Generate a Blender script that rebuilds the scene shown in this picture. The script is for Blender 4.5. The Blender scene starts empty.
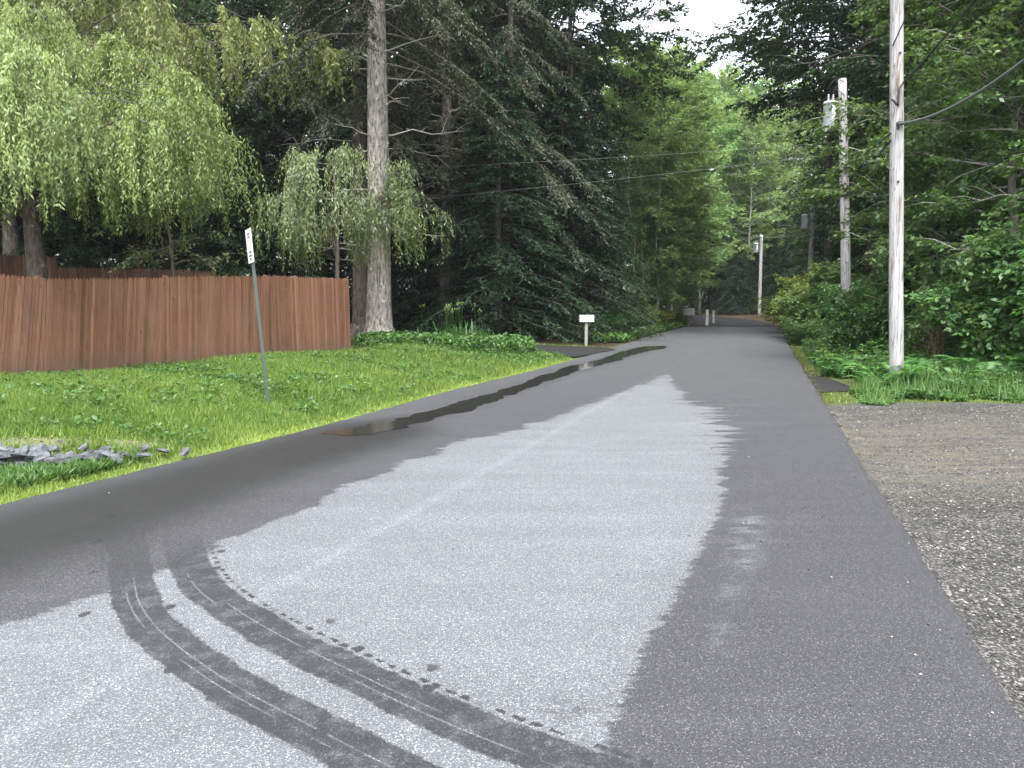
import bpy, math, random
import numpy as np
from mathutils import Vector

PI = math.pi
sc = bpy.context.scene
COL = sc.collection
rng = np.random.default_rng(7)
random.seed(7)

# ------------------------------------------------------------------ camera frame
F = 770.0
CAM = np.array([0.0, 0.0, 1.5])
TH = math.atan2(82.0, F)
CT, ST = math.cos(TH), math.sin(TH)

def ray(px, py):
    xc, yc = (px - 512.0) / F, (384.0 - py) / F
    return np.array([xc, CT + yc * ST, -ST + yc * CT])

def at(px, py, Y):                       # point seen at (px,py), Y metres ahead
    d = ray(px, py)
    return CAM + d * (Y / d[1])

def G(px, py, z=0.0):                    # point seen at (px,py) on the level z
    d = ray(px, py)
    return CAM + d * ((z - CAM[2]) / d[2])

def X(px, Y, z=1.0):                     # x of pixel column px at distance Y (about eye level)
    dep = Y * CT + (1.5 - z) * ST
    return (px - 512.0) / F * dep

def sstep(a, b, x):
    t = np.clip((np.asarray(x, float) - a) / (b - a), 0, 1)
    return t * t * (3 - 2 * t)

# ------------------------------------------------------------------ object helpers
def tag(o, label=None, cat=None, group=None, kind=None):
    if label: o['label'] = label
    if cat: o['category'] = cat
    if group: o['group'] = group
    if kind: o['kind'] = kind
    return o

def empty(name, loc=(0, 0, 0), rz=0.0):
    o = bpy.data.objects.new(name, None)
    o.empty_display_size = 0.2
    COL.objects.link(o)
    o.location = loc
    o.rotation_euler = (0, 0, rz)
    return o

class MB:
    """collects vertices and faces (numpy) for ONE mesh"""
    def __init__(self):
        self.v, self.f4, self.f3, self.a4, self.a3, self.n = [], [], [], [], [], 0
        self.ng = []
    def add(self, v, quads=None, tris=None, val=0.5):
        v = np.asarray(v, float).reshape(-1, 3)
        self.v.append(v)
        for q, F_, A_ in ((quads, self.f4, self.a4), (tris, self.f3, self.a3)):
            if q is not None and len(q):
                q = np.asarray(q, int) + self.n
                F_.append(q)
                a = np.asarray(val, float)
                if a.ndim == 0: a = np.full(len(q), float(a))
                A_.append(a)
        self.n += len(v)
        return self
    def box(self, c, s, R=None, val=0.5):
        s = np.asarray(s, float) / 2
        v = np.array([[x, y, z] for x in (-1, 1) for y in (-1, 1) for z in (-1, 1)], float) * s
        if R is not None: v = v @ np.asarray(R).T
        q = [[0, 1, 3, 2], [4, 6, 7, 5], [0, 4, 5, 1], [2, 3, 7, 6], [0, 2, 6, 4], [1, 5, 7, 3]]
        return self.add(v + np.asarray(c, float), q, val=val)
    def bevel_box(self, c, s, b=0.01, R=None, val=0.5):
        s = np.asarray(s, float) / 2
        V = []
        ring = []
        for z, k in ((-s[2], 1), (-s[2] + b, 0), (s[2] - b, 0), (s[2], 1)):
            ins = b if k else 0
            x, y = s[0] - ins, s[1] - ins
            bb = b
            for (sx, sy) in ((1, 1), (-1, 1), (-1, -1), (1, -1)):
                p1 = [sx * x, sy * (y - bb), z]; p2 = [sx * (x - bb), sy * y, z]
                V += ([p1, p2] if sx * sy > 0 else [p2, p1])
        V = np.array(V)
        q = []
        for r in range(3):
            for i in range(8):
                j = (i + 1) % 8
                q.append([r * 8 + i, r * 8 + j, r * 8 + 8 + j, r * 8 + 8 + i])
        for r0, rev in ((0, True), (24, False)):
            a = [[r0, r0 + 1, r0 + 2, r0 + 3], [r0, r0 + 3, r0 + 4, r0 + 7], [r0 + 4, r0 + 5, r0 + 6, r0 + 7]]
            q += [f[::-1] if rev else f for f in a]
        if R is not None: V = V @ np.asarray(R).T
        return self.add(V + np.asarray(c, float), q, val=val)
    def tube(self, pts, rad, n=6, cap=True, val=0.5, rough=0.0):
        pts = np.asarray(pts, float)
        rad = np.broadcast_to(np.asarray(rad, float), (len(pts),))
        t = np.gradient(pts, axis=0)
        t /= np.linalg.norm(t, axis=1)[:, None] + 1e-9
        ref = np.array([0, 0, 1.0]) if abs(t[:, 2]).mean() < 0.8 else np.array([1.0, 0, 0])
        u = np.cross(t, ref); u /= np.linalg.norm(u, axis=1)[:, None] + 1e-9
        w = np.cross(t, u)
        a = np.arange(n) * 2 * PI / n
        rr = rad[:, None] * np.ones(n)[None]
        if rough: rr = rr * (1 + rng.normal(0, rough, rr.shape))
        V = pts[:, None] + rr[..., None] * (np.cos(a)[None, :, None] * u[:, None] + np.sin(a)[None, :, None] * w[:, None])
        m = len(pts)
        i = np.arange(m - 1)[:, None] * n
        j = np.arange(n)[None]
        k = (j + 1) % n
        q = np.stack([i + j, i + k, i + n + k, i + n + j], -1).reshape(-1, 4)
        V = V.reshape(-1, 3)
        tr = None
        if cap:
            V = np.vstack([V, pts[:1], pts[-1:]])
            tr = [[m * n, (b + 1) % n, b] for b in range(n)] + [[m * n + 1, (m - 1) * n + b, (m - 1) * n + (b + 1) % n] for b in range(n)]
        return self.add(V, q[:, ::-1], tr, val=val) if tr is None else self._addboth(V, q[:, ::-1], tr, val)
    def _addboth(self, V, q, t, val):
        n0 = self.n
        self.add(V, q, val=val)
        self.f3.append(np.asarray(t, int)[:, ::-1] + n0); self.a3.append(np.full(len(t), float(np.mean(val))))
        return self
    def leaves(self, P, A, N, L, W, val, mid=0.45, droop=0.0):
        P = np.asarray(P, float); n = len(P)
        A = A / (np.linalg.norm(A, axis=1)[:, None] + 1e-9)
        S = np.cross(N, A); S /= np.linalg.norm(S, axis=1)[:, None] + 1e-9
        L = np.broadcast_to(np.asarray(L, float), (n,))[:, None]; W = np.broadcast_to(np.asarray(W, float), (n,))[:, None]
        Mi = P + A * L * mid
        T = P + A * L
        T[:, 2] -= (droop * L[:, 0])
        V = np.stack([P, Mi + S * W / 2, T, Mi - S * W / 2], 1).reshape(-1, 3)
        q = np.arange(n * 4).reshape(-1, 4)
        return self.add(V, q, val=np.broadcast_to(val, (n,)))
    def blades(self, P, A, S, L, W, val):      # triangle blades
        n = len(P)
        L = np.broadcast_to(np.asarray(L, float), (n,))[:, None]; W = np.broadcast_to(np.asarray(W, float), (n,))[:, None]
        V = np.stack([P - S * W / 2, P + S * W / 2, P + A * L], 1).reshape(-1, 3)
        return self.add(V, tris=np.arange(n * 3).reshape(-1, 3), val=np.broadcast_to(val, (n,)))
    def mesh(self, name, mat, smooth=False):
        me = bpy.data.meshes.new(name)
        V = np.vstack(self.v) if self.v else np.zeros((0, 3))
        f4 = np.vstack(self.f4) if self.f4 else np.zeros((0, 4), int)
        f3 = np.vstack(self.f3) if self.f3 else np.zeros((0, 3), int)
        me.vertices.add(len(V)); me.vertices.foreach_set('co', V.astype(np.float32).ravel())
        nl = f4.size + f3.size
        me.loops.add(nl)
        me.loops.foreach_set('vertex_index', np.concatenate([f4.ravel(), f3.ravel()]).astype(np.int32))
        me.polygons.add(len(f4) + len(f3))
        st = np.concatenate([np.arange(len(f4)) * 4, f4.size + np.arange(len(f3)) * 3]).astype(np.int32)
        me.polygons.foreach_set('loop_start', st)
        me.polygons.foreach_set('use_smooth', np.full(len(st), bool(smooth)))
        a = me.attributes.new('val', 'FLOAT', 'FACE')
        vals = np.concatenate((self.a4 + self.a3) or [np.zeros(0)]).astype(np.float32)
        a.data.foreach_set('value', vals)
        me.update(calc_edges=True)
        if mat: me.materials.append(mat)
        return me
    def build(self, name, mat, parent=None, smooth=False, loc=None):
        o = bpy.data.objects.new(name, self.mesh(name, mat, smooth))
        COL.objects.link(o)
        if parent: o.parent = parent
        if loc is not None: o.location = loc
        return o

def copy_tree(o, parent=None):
    c = o.copy(); COL.objects.link(c)
    if parent: c.parent = parent
    for ch in list(o.children): copy_tree(ch, c)
    return c

def rotz(a):
    c, s = math.cos(a), math.sin(a)
    return np.array([[c, -s, 0], [s, c, 0], [0, 0, 1.0]])
def rotx(a):
    c, s = math.cos(a), math.sin(a)
    return np.array([[1.0, 0, 0], [0, c, -s], [0, s, c]])
def roty(a):
    c, s = math.cos(a), math.sin(a)
    return np.array([[c, 0, s], [0, 1.0, 0], [-s, 0, c]])

# ------------------------------------------------------------------ node material helpers
class NT:
    def __init__(self, name):
        self.m = bpy.data.materials.new(name); self.m.use_nodes = True
        self.t = self.m.node_tree; self.t.nodes.clear()
        self.out = self.n('ShaderNodeOutputMaterial')
    def n(self, typ, **kw):
        nd = self.t.nodes.new(typ)
        for k, v in kw.items(): setattr(nd, k, v)
        return nd
    def l(self, a, b): self.t.links.new(a, b)
    def val(self, sock, v):
        if hasattr(v, 'is_output') or isinstance(v, bpy.types.NodeSocket): self.l(v, sock)
        else: sock.default_value = v
    def math(self, op, a, b=None, c=None, clamp=False):
        nd = self.n('ShaderNodeMath', operation=op, use_clamp=clamp)
        for i, v in enumerate((a, b, c)):
            if v is not None: self.val(nd.inputs[i], v)
        return nd.outputs[0]
    def attr(self, name):
        return self.n('ShaderNodeAttribute', attribute_name=name).outputs['Fac']
    def coord(self, scale=(1, 1, 1), rot=(0, 0, 0), which='Object'):
        tc = self.n('ShaderNodeTexCoord'); mp = self.n('ShaderNodeMapping')
        mp.inputs['Scale'].default_value = scale; mp.inputs['Rotation'].default_value = rot
        self.l(tc.outputs[which], mp.inputs[0]); return mp.outputs[0]
    def noise(self, vec, scale=5, detail=3, rough=0.5, out='Fac'):
        nd = self.n('ShaderNodeTexNoise'); nd.inputs['Scale'].default_value = scale
        nd.inputs['Detail'].default_value = detail; nd.inputs['Roughness'].default_value = rough
        if vec is not None: self.l(vec, nd.inputs['Vector'])
        return nd.outputs[out]
    def voro(self, vec, scale=5, feature='F1', out='Distance', rnd=1.0):
        nd = self.n('ShaderNodeTexVoronoi', feature=feature); nd.inputs['Scale'].default_value = scale
        nd.inputs['Randomness'].default_value = rnd
        if vec is not None: self.l(vec, nd.inputs['Vector'])
        return nd.outputs[out]
    def ss(self, x, a, b):                   # smoothstep
        nd = self.n('ShaderNodeMapRange', interpolation_type='SMOOTHSTEP')
        self.val(nd.inputs['Value'], x); self.val(nd.inputs['From Min'], a); self.val(nd.inputs['From Max'], b)
        return nd.outputs['Result']
    def ramp(self, x, stops):
        nd = self.n('ShaderNodeValToRGB'); self.val(nd.inputs[0], x)
        e = nd.color_ramp.elements
        while len(e) < len(stops): e.new(0.5)
        for el, (p, c) in zip(e, stops):
            el.position = p; el.color = (*c, 1)
        return nd.outputs[0]
    def mix(self, f, a, b, mode='MIX'):
        nd = self.n('ShaderNodeMix', data_type='RGBA', blend_type=mode)
        self.val(nd.inputs[0], f)
        for s, v in ((nd.inputs[6], a), (nd.inputs[7], b)):
            self.val(s, (*v, 1) if isinstance(v, tuple) and len(v) == 3 else v)
        return nd.outputs[2]
    def hsv(self, col, h=0.5, s=1.0, v=1.0):
        nd = self.n('ShaderNodeHueSaturation')
        self.val(nd.inputs['Hue'], h); self.val(nd.inputs['Saturation'], s); self.val(nd.inputs['Value'], v)
        self.val(nd.inputs['Color'], col); return nd.outputs[0]
    def bump(self, h, strength=0.3, dist=0.01):
        nd = self.n('ShaderNodeBump'); self.val(nd.inputs['Strength'], strength); nd.inputs['Distance'].default_value = dist
        self.l(h, nd.inputs['Height']); return nd.outputs[0]
    def pbr(self, col, rough=0.7, metal=0.0, spec=0.5, normal=None):
        p = self.n('ShaderNodeBsdfPrincipled')
        self.val(p.inputs['Base Color'], (*col, 1) if isinstance(col, tuple) and len(col) == 3 else col)
        self.val(p.inputs['Roughness'], rough); self.val(p.inputs['Metallic'], metal)
        self.val(p.inputs['Specular IOR Level'], spec)
        if normal is not None: self.l(normal, p.inputs['Normal'])
        self.l(p.outputs[0], self.out.inputs[0]); return self.m

def leaf_mat(name, dark, mid, light, trans=0.3, gloss=0.025, jitter=0.03):
    t = NT(name)
    c = t.ramp(t.attr('val'), [(0.0, dark), (0.5, mid), (1.0, light)])
    r = t.n('ShaderNodeObjectInfo').outputs['Random']
    c = t.hsv(c, h=t.math('MULTIPLY_ADD', r, jitter, 0.5 - jitter / 2), v=t.math('MULTIPLY_ADD', r, 0.3, 0.85))
    d = t.n('ShaderNodeBsdfDiffuse'); t.l(c, d.inputs[0])
    tr = t.n('ShaderNodeBsdfTranslucent'); t.l(t.mix(1.0, c, (1.25, 1.25, 0.7), 'MULTIPLY'), tr.inputs[0])
    m1 = t.n('ShaderNodeMixShader'); m1.inputs[0].default_value = trans
    t.l(d.outputs[0], m1.inputs[1]); t.l(tr.outputs[0], m1.inputs[2])
    g = t.n('ShaderNodeBsdfGlossy'); g.inputs['Roughness'].default_value = 0.45; g.inputs[0].default_value = (0.9, 0.95, 1, 1)
    m2 = t.n('ShaderNodeMixShader'); m2.inputs[0].default_value = gloss
    t.l(m1.outputs[0], m2.inputs[1]); t.l(g.outputs[0], m2.inputs[2])
    t.l(m2.outputs[0], t.out.inputs[0])
    return t.m

def bark_mat(name, a, b, lichen=None, scale=1.0):
    t = NT(name)
    v = t.coord((9 * scale, 9 * scale, 2.2 * scale))
    n1 = t.noise(v, 2.0, 6, 0.65)
    n2 = t.noise(t.coord((1, 1, 0.6)), 1.7 * scale, 3)
    c = t.ramp(n1, [(0.36, a), (0.62, b)])
    if lichen:
        c = t.mix(t.ss(t.noise(t.coord(), 4.0 * scale, 4, 0.7), 0.58, 0.68), c, lichen)
    c = t.hsv(c, v=t.math('MULTIPLY_ADD', n2, 0.8, 0.6))
    return t.pbr(c, 0.9, spec=0.2, normal=t.bump(n1, 0.9, 0.04))

def plain(name, col, rough=0.6, metal=0.0, var=0.25, scale=8, spec=0.4):
    t = NT(name)
    n = t.noise(t.coord(), scale, 4, 0.6)
    c = t.hsv((*col, 1), v=t.math('MULTIPLY_ADD', n, var * 2, 1 - var))
    return t.pbr(c, rough, metal, spec, t.bump(n, 0.15, 0.005))

# ------------------------------------------------------------------ road plan (traced edges on the ground)
Lp = [G(*p) for p in [(-330, 590), (-60, 521), (0, 503), (130, 473), (280, 437), (363, 415), (445, 392), (540, 369), (602, 351.5), (652, 335), (687, 326.5)]]
Rp = [G(*p) for p in [(1120, 880), (1060, 775), (1015, 697), (983, 657), (956, 609), (929, 567), (885, 500), (874, 481), (831, 422), (808, 378), (796, 357), (787, 339), (780, 326.5)]]
RD = np.array([0.31, 0.951])
def road_extend(P, near, far_pts):
    P = [p[:2] for p in P]
    P = [P[0] - RD * near] + P + far_pts
    return np.array(P)
_l, _r = Lp[-1][:2], Rp[-1][:2]
_far = [np.array([3.4, 12.]), np.array([5.4, 22.]), np.array([4.6, 34.]), np.array([-2, 50.])]
LE = road_extend(Lp, 14, [_l + f for f in _far])
RE = road_extend(Rp, 12, [_r + f + np.array([0.2, 0]) for f in _far])
def interp_edge(E, y):
    o = np.argsort(E[:, 1])
    return np.interp(y, E[o, 1], E[o, 0])
_rp = np.array([p[:2] for p in Rp]); _fr = np.polyfit(_rp[:, 1], _rp[:, 0], 3, w=1 / (_rp[:, 1] + 1))
def _smooth(E):
    y = np.arange(-20, 130, 0.25); x = interp_edge(E, y); k = np.hanning(15); k /= k.sum()
    return np.stack([np.convolve(np.pad(x, 7, mode='edge'), k, 'valid'), y], 1)
for i_ in range(len(RE)):
    if 2 < RE[i_, 1] < 46: RE[i_, 0] = np.polyval(_fr, RE[i_, 1])
LE, RE = _smooth(LE), _smooth(RE)
def LX(y): return np.interp(y, LE[:, 1], LE[:, 0])
def RX(y): return np.interp(y, RE[:, 1], RE[:, 0])
def roadz(y):
    y = np.asarray(y, float)
    return -0.24 * sstep(46.5, 58, y) + 0.34 * sstep(58, 90, y)

FA, FB = np.array([-9.5, 14.3]), np.array([-4.35, 20.8])     # front fence line
ROCKA, ROCKB = G(-40, 473, .05)[:2], G(185, 446, .12)[:2]

def gz(x, y):
    x = np.asarray(x, float); y = np.asarray(y, float)
    rz = roadz(y)
    dl = (LX(y) - x) * 0.951
    dr = (x - RX(y)) * 0.951
    z = rz - 0.028
    left = 0.22 * sstep(0.05, 4.5, dl) + 0.5 * sstep(9, 22, dl) + 1.2 * sstep(22, 60, dl)
    # little step held by the row of rocks
    d = ROCKB - ROCKA; L = np.hypot(*d); d = d / L
    s = (x - ROCKA[0]) * d[0] + (y - ROCKA[1]) * d[1]
    tt = -(x - ROCKA[0]) * d[1] + (y - ROCKA[1]) * d[0]
    left = left + 0.13 * sstep(-0.05, 0.3, tt) * (1 - sstep(L * 0.45, L * 1.1, s)) * (1 - sstep(1.5, 5, tt))
    left = left - 0.16 * np.exp(-(((x + 8.4) / 1.6) ** 2 + ((y - 15.4) / 1.8) ** 2))
    left = left + (0.03 * np.sin(x * 1.7 + y * .6) + 0.02 * np.sin(y * 2.3 - x)) * sstep(0.5, 3, dl)
    right = -0.05 * sstep(-0.3, 0.0, dr) + 0.03 * sstep(0.3, 2, dr) + sstep(11.3, 14.5, y) * 0.18 * sstep(0.6, 3.0, dr) + 0.5 * sstep(8, 20, dr) + 1.5 * sstep(20, 60, dr)
    return z + np.where(dl > 0, left, 0) + np.where(dr > 0, right, 0)

# ------------------------------------------------------------------ setting materials
def m_road():
    t = NT('asphalt')
    co = t.coord()
    dry, gut, seam, far = t.attr('dry'), t.attr('gutter'), t.attr('seam'), t.attr('far')
    rag = t.attr('rag')
    fing = t.noise(t.coord((1.1, 9, 1)), 1.0, 4, 0.6)
    fine = t.noise(t.coord((2.0, 7, 1)), 4.0, 4, 0.7)
    sub = lambda a, k: t.math('MULTIPLY', t.math('SUBTRACT', a, 0.5), k)
    fing2 = t.noise(t.coord((0.55, 2.6, 1)), 1.0, 5, 0.7)
    d = t.math('ADD', dry, t.math('MULTIPLY', sub(fing, 2.2), rag))
    d = t.math('ADD', d, t.math('MULTIPLY', sub(fing2, 3.4), rag))
    d = t.math('ADD', d, sub(fine, 0.20))
    d = t.math('ADD', d, sub(t.noise(co, 45, 2, 0.6), 0.04))
    dmask = t.math('ADD', t.math('MULTIPLY', t.ss(d, -0.02, 0.022), 0.86), t.math('MULTIPLY', t.ss(d, -0.05, 0.30), 0.14))
    # blotches drying out beside the dry patch
    bl = t.attr('blotch')
    bm = t.math('MULTIPLY', t.ss(t.noise(t.coord((1.6, 4, 1)), 2.0, 5, 0.75), 0.46, 0.60), t.math('MULTIPLY', bl, 0.75))
    dmask = t.math('MAXIMUM', dmask, bm)
    # a damp mottled stain low in the dry patch
    st = t.math('MULTIPLY', t.attr('stain'), t.ss(t.noise(t.coord((3, 7, 1)), 3.0, 5, 0.8), 0.44, 0.54))
    dmask = t.math('MULTIPLY', dmask, t.math('SUBTRACT', 1.0, t.math('MULTIPLY', st, 0.8)))
    # tyre tracks left by a wet car
    wet_tr = None
    for k in (1, 2):
        tt, s = t.attr('t%d' % k), t.attr('s%d' % k)
        at_ = t.math('ABSOLUTE', tt)
        w = t.math('ADD', t.math('ADD', at_, sub(t.noise(co, 30, 4, 0.7), 0.05)), sub(t.noise(co, 4, 2, 0.6), 0.05))
        m = t.math('SUBTRACT', 1.0, t.ss(w, 0.102, 0.120))
        # pale lines where the tread grooves left the road dry
        for off, thr in ((0.010, 0.34), (-0.034, 0.40)):
            a = t.math('ABSOLUTE', t.math('SUBTRACT', tt, off))
            ln = t.math('SUBTRACT', 1.0, t.ss(a, 0.0025, 0.006))
            br = t.n('ShaderNodeTexNoise'); br.noise_dimensions = '1D'
            br.inputs['Scale'].default_value = 0.9; br.inputs['Detail'].default_value = 3
            t.l(t.math('ADD', s, off * 200 + k * 17), br.inputs['W'])
            ln = t.math('MULTIPLY', ln, t.ss(br.outputs['Fac'], thr + .06, thr + 0.14))
            m = t.math('MULTIPLY', m, t.math('SUBTRACT', 1.0, t.math('MULTIPLY', t.math('MULTIPLY', ln, t.ss(s, 0.9, 1.3)), 0.55)))
        # tread lug dashes along one side
        side = 0.142 if k == 2 else -0.142
        a = t.math('ABSOLUTE', t.math('SUBTRACT', tt, side))
        ph = t.math('FRACT', t.math('ADD', t.math('MULTIPLY', s, 12.0 if k == 2 else 20.0), t.math('MULTIPLY', t.noise(co, 5, 2), 1.6)))
        da = t.math('MULTIPLY', t.math('SUBTRACT', 1.0, t.ss(t.math('ADD', a, sub(t.noise(co, 22, 4, .7), .045)), 0.008, 0.015)), t.math('SUBTRACT', 1.0, t.ss(ph, 0.6, 0.7)))
        b2 = t.n('ShaderNodeTexNoise'); b2.noise_dimensions = '1D'; b2.inputs['Scale'].default_value = 7.0; b2.inputs['Detail'].default_value = 2
        t.l(t.math('ADD', s, k * 31.0), b2.inputs['W'])
        da = t.math('MULTIPLY', da, t.math('MULTIPLY_ADD', t.ss(b2.outputs['Fac'], .36, .48), .8, .2))
        da = t.math('MULTIPLY', da, t.attr('lug%d' % k))
        m = t.math('MULTIPLY', m, t.math('MULTIPLY_ADD', t.ss(t.noise(co, 9, 5, 0.75), .34, .56), .28, .72))
        m = t.math('MAXIMUM', m, da)
        m = t.math('MULTIPLY', m, t.attr('on%d' % k))
        wet_tr = m if wet_tr is None else t.math('MAXIMUM', wet_tr, m)
    # drips beside the tracks
    vd = t.n('ShaderNodeTexVoronoi', voronoi_dimensions='2D'); vd.inputs['Scale'].default_value = 3.6
    t.l(t.coord((1, 0.75, 1)), vd.inputs['Vector'])
    sepc = t.n('ShaderNodeSeparateColor'); t.l(vd.outputs['Color'], sepc.inputs[0])
    dist = t.math('ADD', vd.outputs['Distance'], sub(t.noise(co, 22, 2), 0.16))
    drip = t.math('MULTIPLY', t.math('SUBTRACT', 1.0, t.ss(dist, 0.075, 0.10)), t.math('GREATER_THAN', sepc.outputs[0], 0.55))
    drip = t.math('MULTIPLY', drip, t.attr('drip'))
    wet_tr = t.math('MAXIMUM', wet_tr, drip)
    dmask = t.math('MULTIPLY', dmask, t.math('SUBTRACT', 1.0, wet_tr))
    # colours
    ag = t.noise(co, 90, 3, 0.7)
    ag2 = t.voro(co, 230, out='Color')
    big = t.noise(t.coord((0.5, 2.5, 1)), 1.2, 4, 0.6)
    speck = t.n('ShaderNodeSeparateColor'); t.l(ag2, speck.inputs[0])
    sp = speck.outputs[0]
    cd = t.ramp(sp, [(0.0, (0.055, 0.060, 0.066)), (0.6, (0.088, 0.0945, 0.102)), (0.86, (0.124, 0.131, 0.139)), (1.0, (0.27, 0.272, 0.275))])
    cw = t.ramp(sp, [(0.0, (0.025, 0.0255, 0.0285)), (0.65, (0.039, 0.0396, 0.044)), (0.93, (0.058, 0.0585, 0.063)), (1.0, (0.15, 0.148, 0.148))])
    cw = t.mix(t.math('MULTIPLY', wet_tr, 0.6), cw, (0.015, 0.0153, 0.017))
    cg = t.mix(gut, cw, t.mix(1.0, cw, (0.30, 0.295, 0.26), 'MULTIPLY'))
    far_sheen = t.math('MULTIPLY', t.attr('road_sheen'), t.math('MULTIPLY_ADD', t.noise(t.coord((0.9, 0.35, 1), (0, 0, -0.31)), 1.6, 4, 0.65), 0.9, 0.2))  # paler with distance: grazing sky sheen painted into the wet colour
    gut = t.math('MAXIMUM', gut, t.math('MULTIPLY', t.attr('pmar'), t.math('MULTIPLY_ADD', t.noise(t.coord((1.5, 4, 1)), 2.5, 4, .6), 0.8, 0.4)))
    cg = t.mix(t.math('MULTIPLY', far_sheen, t.math('SUBTRACT', 1.0, gut)), cg, cd)
    c = t.mix(dmask, cg, cd)
    c = t.hsv(c, v=t.math('ADD', t.math('MULTIPLY', big, 0.40), t.math('MULTIPLY_ADD', ag, 1.0, 0.30)))
    # the pale lengthwise seam and faint sweeps across
    sm = t.math('SUBTRACT', 1.0, t.ss(t.math('ABSOLUTE', t.math('ADD', seam, sub(t.noise(co, 1.5, 2), 0.12))), 0.01, 0.09))
    sw = t.ss(t.noise(t.coord((0.25, 2.6, 1), (0, 0, 0.12)), 1.0, 3, 0.6), 0.56, 0.72)
    c = t.hsv(c, v=t.math('ADD', 1.0, t.math('ADD', t.math('MULTIPLY', sm, 0.13), t.math('MULTIPLY', sw, 0.10))))
    c = t.mix(far, c, (0.015, 0.015, 0.017))  # shade under the trees painted into the colour of the far road
    ro = t.math('MULTIPLY_ADD', dmask, 0.22, 0.62)
    ro = t.math('SUBTRACT', ro, t.math('MULTIPLY', gut, 0.12))
    h = t.math('ADD', t.math('MULTIPLY', sp, 0.6), ag)
    bs = t.math('MULTIPLY_ADD', gut, -0.25, 0.45)
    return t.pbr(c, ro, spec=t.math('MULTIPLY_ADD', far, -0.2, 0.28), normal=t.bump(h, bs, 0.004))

def m_ground():
    t = NT('ground')
    co = t.coord()
    lawn = t.attr('lawn')
    n = t.noise(co, 1.3, 6, 0.7); n2 = t.noise(co, 14, 4, 0.7)
    lit = t.ramp(n2, [(0.3, (0.016, 0.012, 0.008)), (0.55, (0.045, 0.033, 0.02)), (0.75, (0.09, 0.07, 0.045))])
    gr = t.ramp(n, [(0.3, (0.06, 0.10, 0.02)), (0.7, (0.11, 0.16, 0.04))])
    c = t.mix(lawn, lit, gr)
    dirt = t.ramp(n2, [(0.3, (0.07, 0.058, 0.040)), (0.6, (0.14, 0.12, 0.085)), (0.75, (0.22, 0.20, 0.165))])
    c = t.mix(t.attr('bare'), c, dirt)
    return t.pbr(c, 0.95, spec=0.1, normal=t.bump(n2, 0.6, 0.05))

def m_gravel():
    t = NT('gravel')
    co = t.coord()
    st = t.n('ShaderNodeTexVoronoi'); st.inputs['Scale'].default_value = 85; t.l(co, st.inputs['Vector'])
    s2 = t.n('ShaderNodeSeparateColor'); t.l(st.outputs['Color'], s2.inputs[0])
    stone = t.ramp(s2.outputs[0], [(0.0, (0.0140, 0.0140, 0.0140)), (0.45, (0.0328, 0.0328, 0.0328)), (0.78, (0.0663, 0.0647, 0.0608)), (1.0, (0.2106, 0.1989, 0.1794))])
    dust = t.ramp(t.noise(t.coord((1, 3, 1)), 9, 6, 0.75), [(0.3, (0.0585, 0.0515, 0.0374)), (0.7, (0.1131, 0.0998, 0.0741))])
    sepx = t.n('ShaderNodeSeparateXYZ'); t.l(co, sepx.inputs[0])
    yy = t.math('ADD', sepx.outputs[1], t.math('MULTIPLY', t.math('SUBTRACT', t.noise(t.coord((0.5, 2.2, 1)), 1.0, 6, 0.75), 0.5), 4.5))
    band = t.math('MULTIPLY', t.ss(yy, 5.2, 7.4), t.math('SUBTRACT', 1.0, t.math('MULTIPLY', t.ss(yy, 9.2, 11.2), 0.85)))
    band = t.math('MULTIPLY', band, t.ss(t.noise(t.coord((0.8, 4.5, 1)), 1.3, 6, 0.8), 0.36, 0.66))
    dark = t.ss(t.noise(t.coord((0.7, 2.5, 1)), 1.0, 4, 0.6), 0.45, 0.65)
    stone = t.hsv(stone, v=t.math('MULTIPLY_ADD', dark, -0.35, 1.0))
    c = t.mix(t.math('MULTIPLY', band, 0.85), stone, dust)
    hgt = t.math('SUBTRACT', 1.0, st.outputs['Distance'])
    return t.pbr(c, 0.8, spec=0.3, normal=t.bump(hgt, t.math('MULTIPLY_ADD', band, -0.6, 0.9), 0.012))

def m_drive():
    t = NT('old_asphalt')
    co = t.coord(); n = t.noise(co, 60, 4, 0.7)
    c = t.ramp(n, [(0.3, (0.010, 0.010, 0.011)), (0.7, (0.030, 0.030, 0.030))])
    return t.pbr(c, 0.85, spec=0.15, normal=t.bump(n, 0.5, 0.005))

def m_water():
    t = NT('puddle_water')
    n = t.noise(t.coord((1, 1, 1)), 6, 2)
    return t.pbr((0.020, 0.020, 0.018), 0.11, spec=0.5, normal=t.bump(n, 0.01, 0.002))

M = {}
M['road'] = m_road(); M['ground'] = m_ground(); M['gravel'] = m_gravel(); M['drive'] = m_drive(); M['water'] = m_water()

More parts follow.
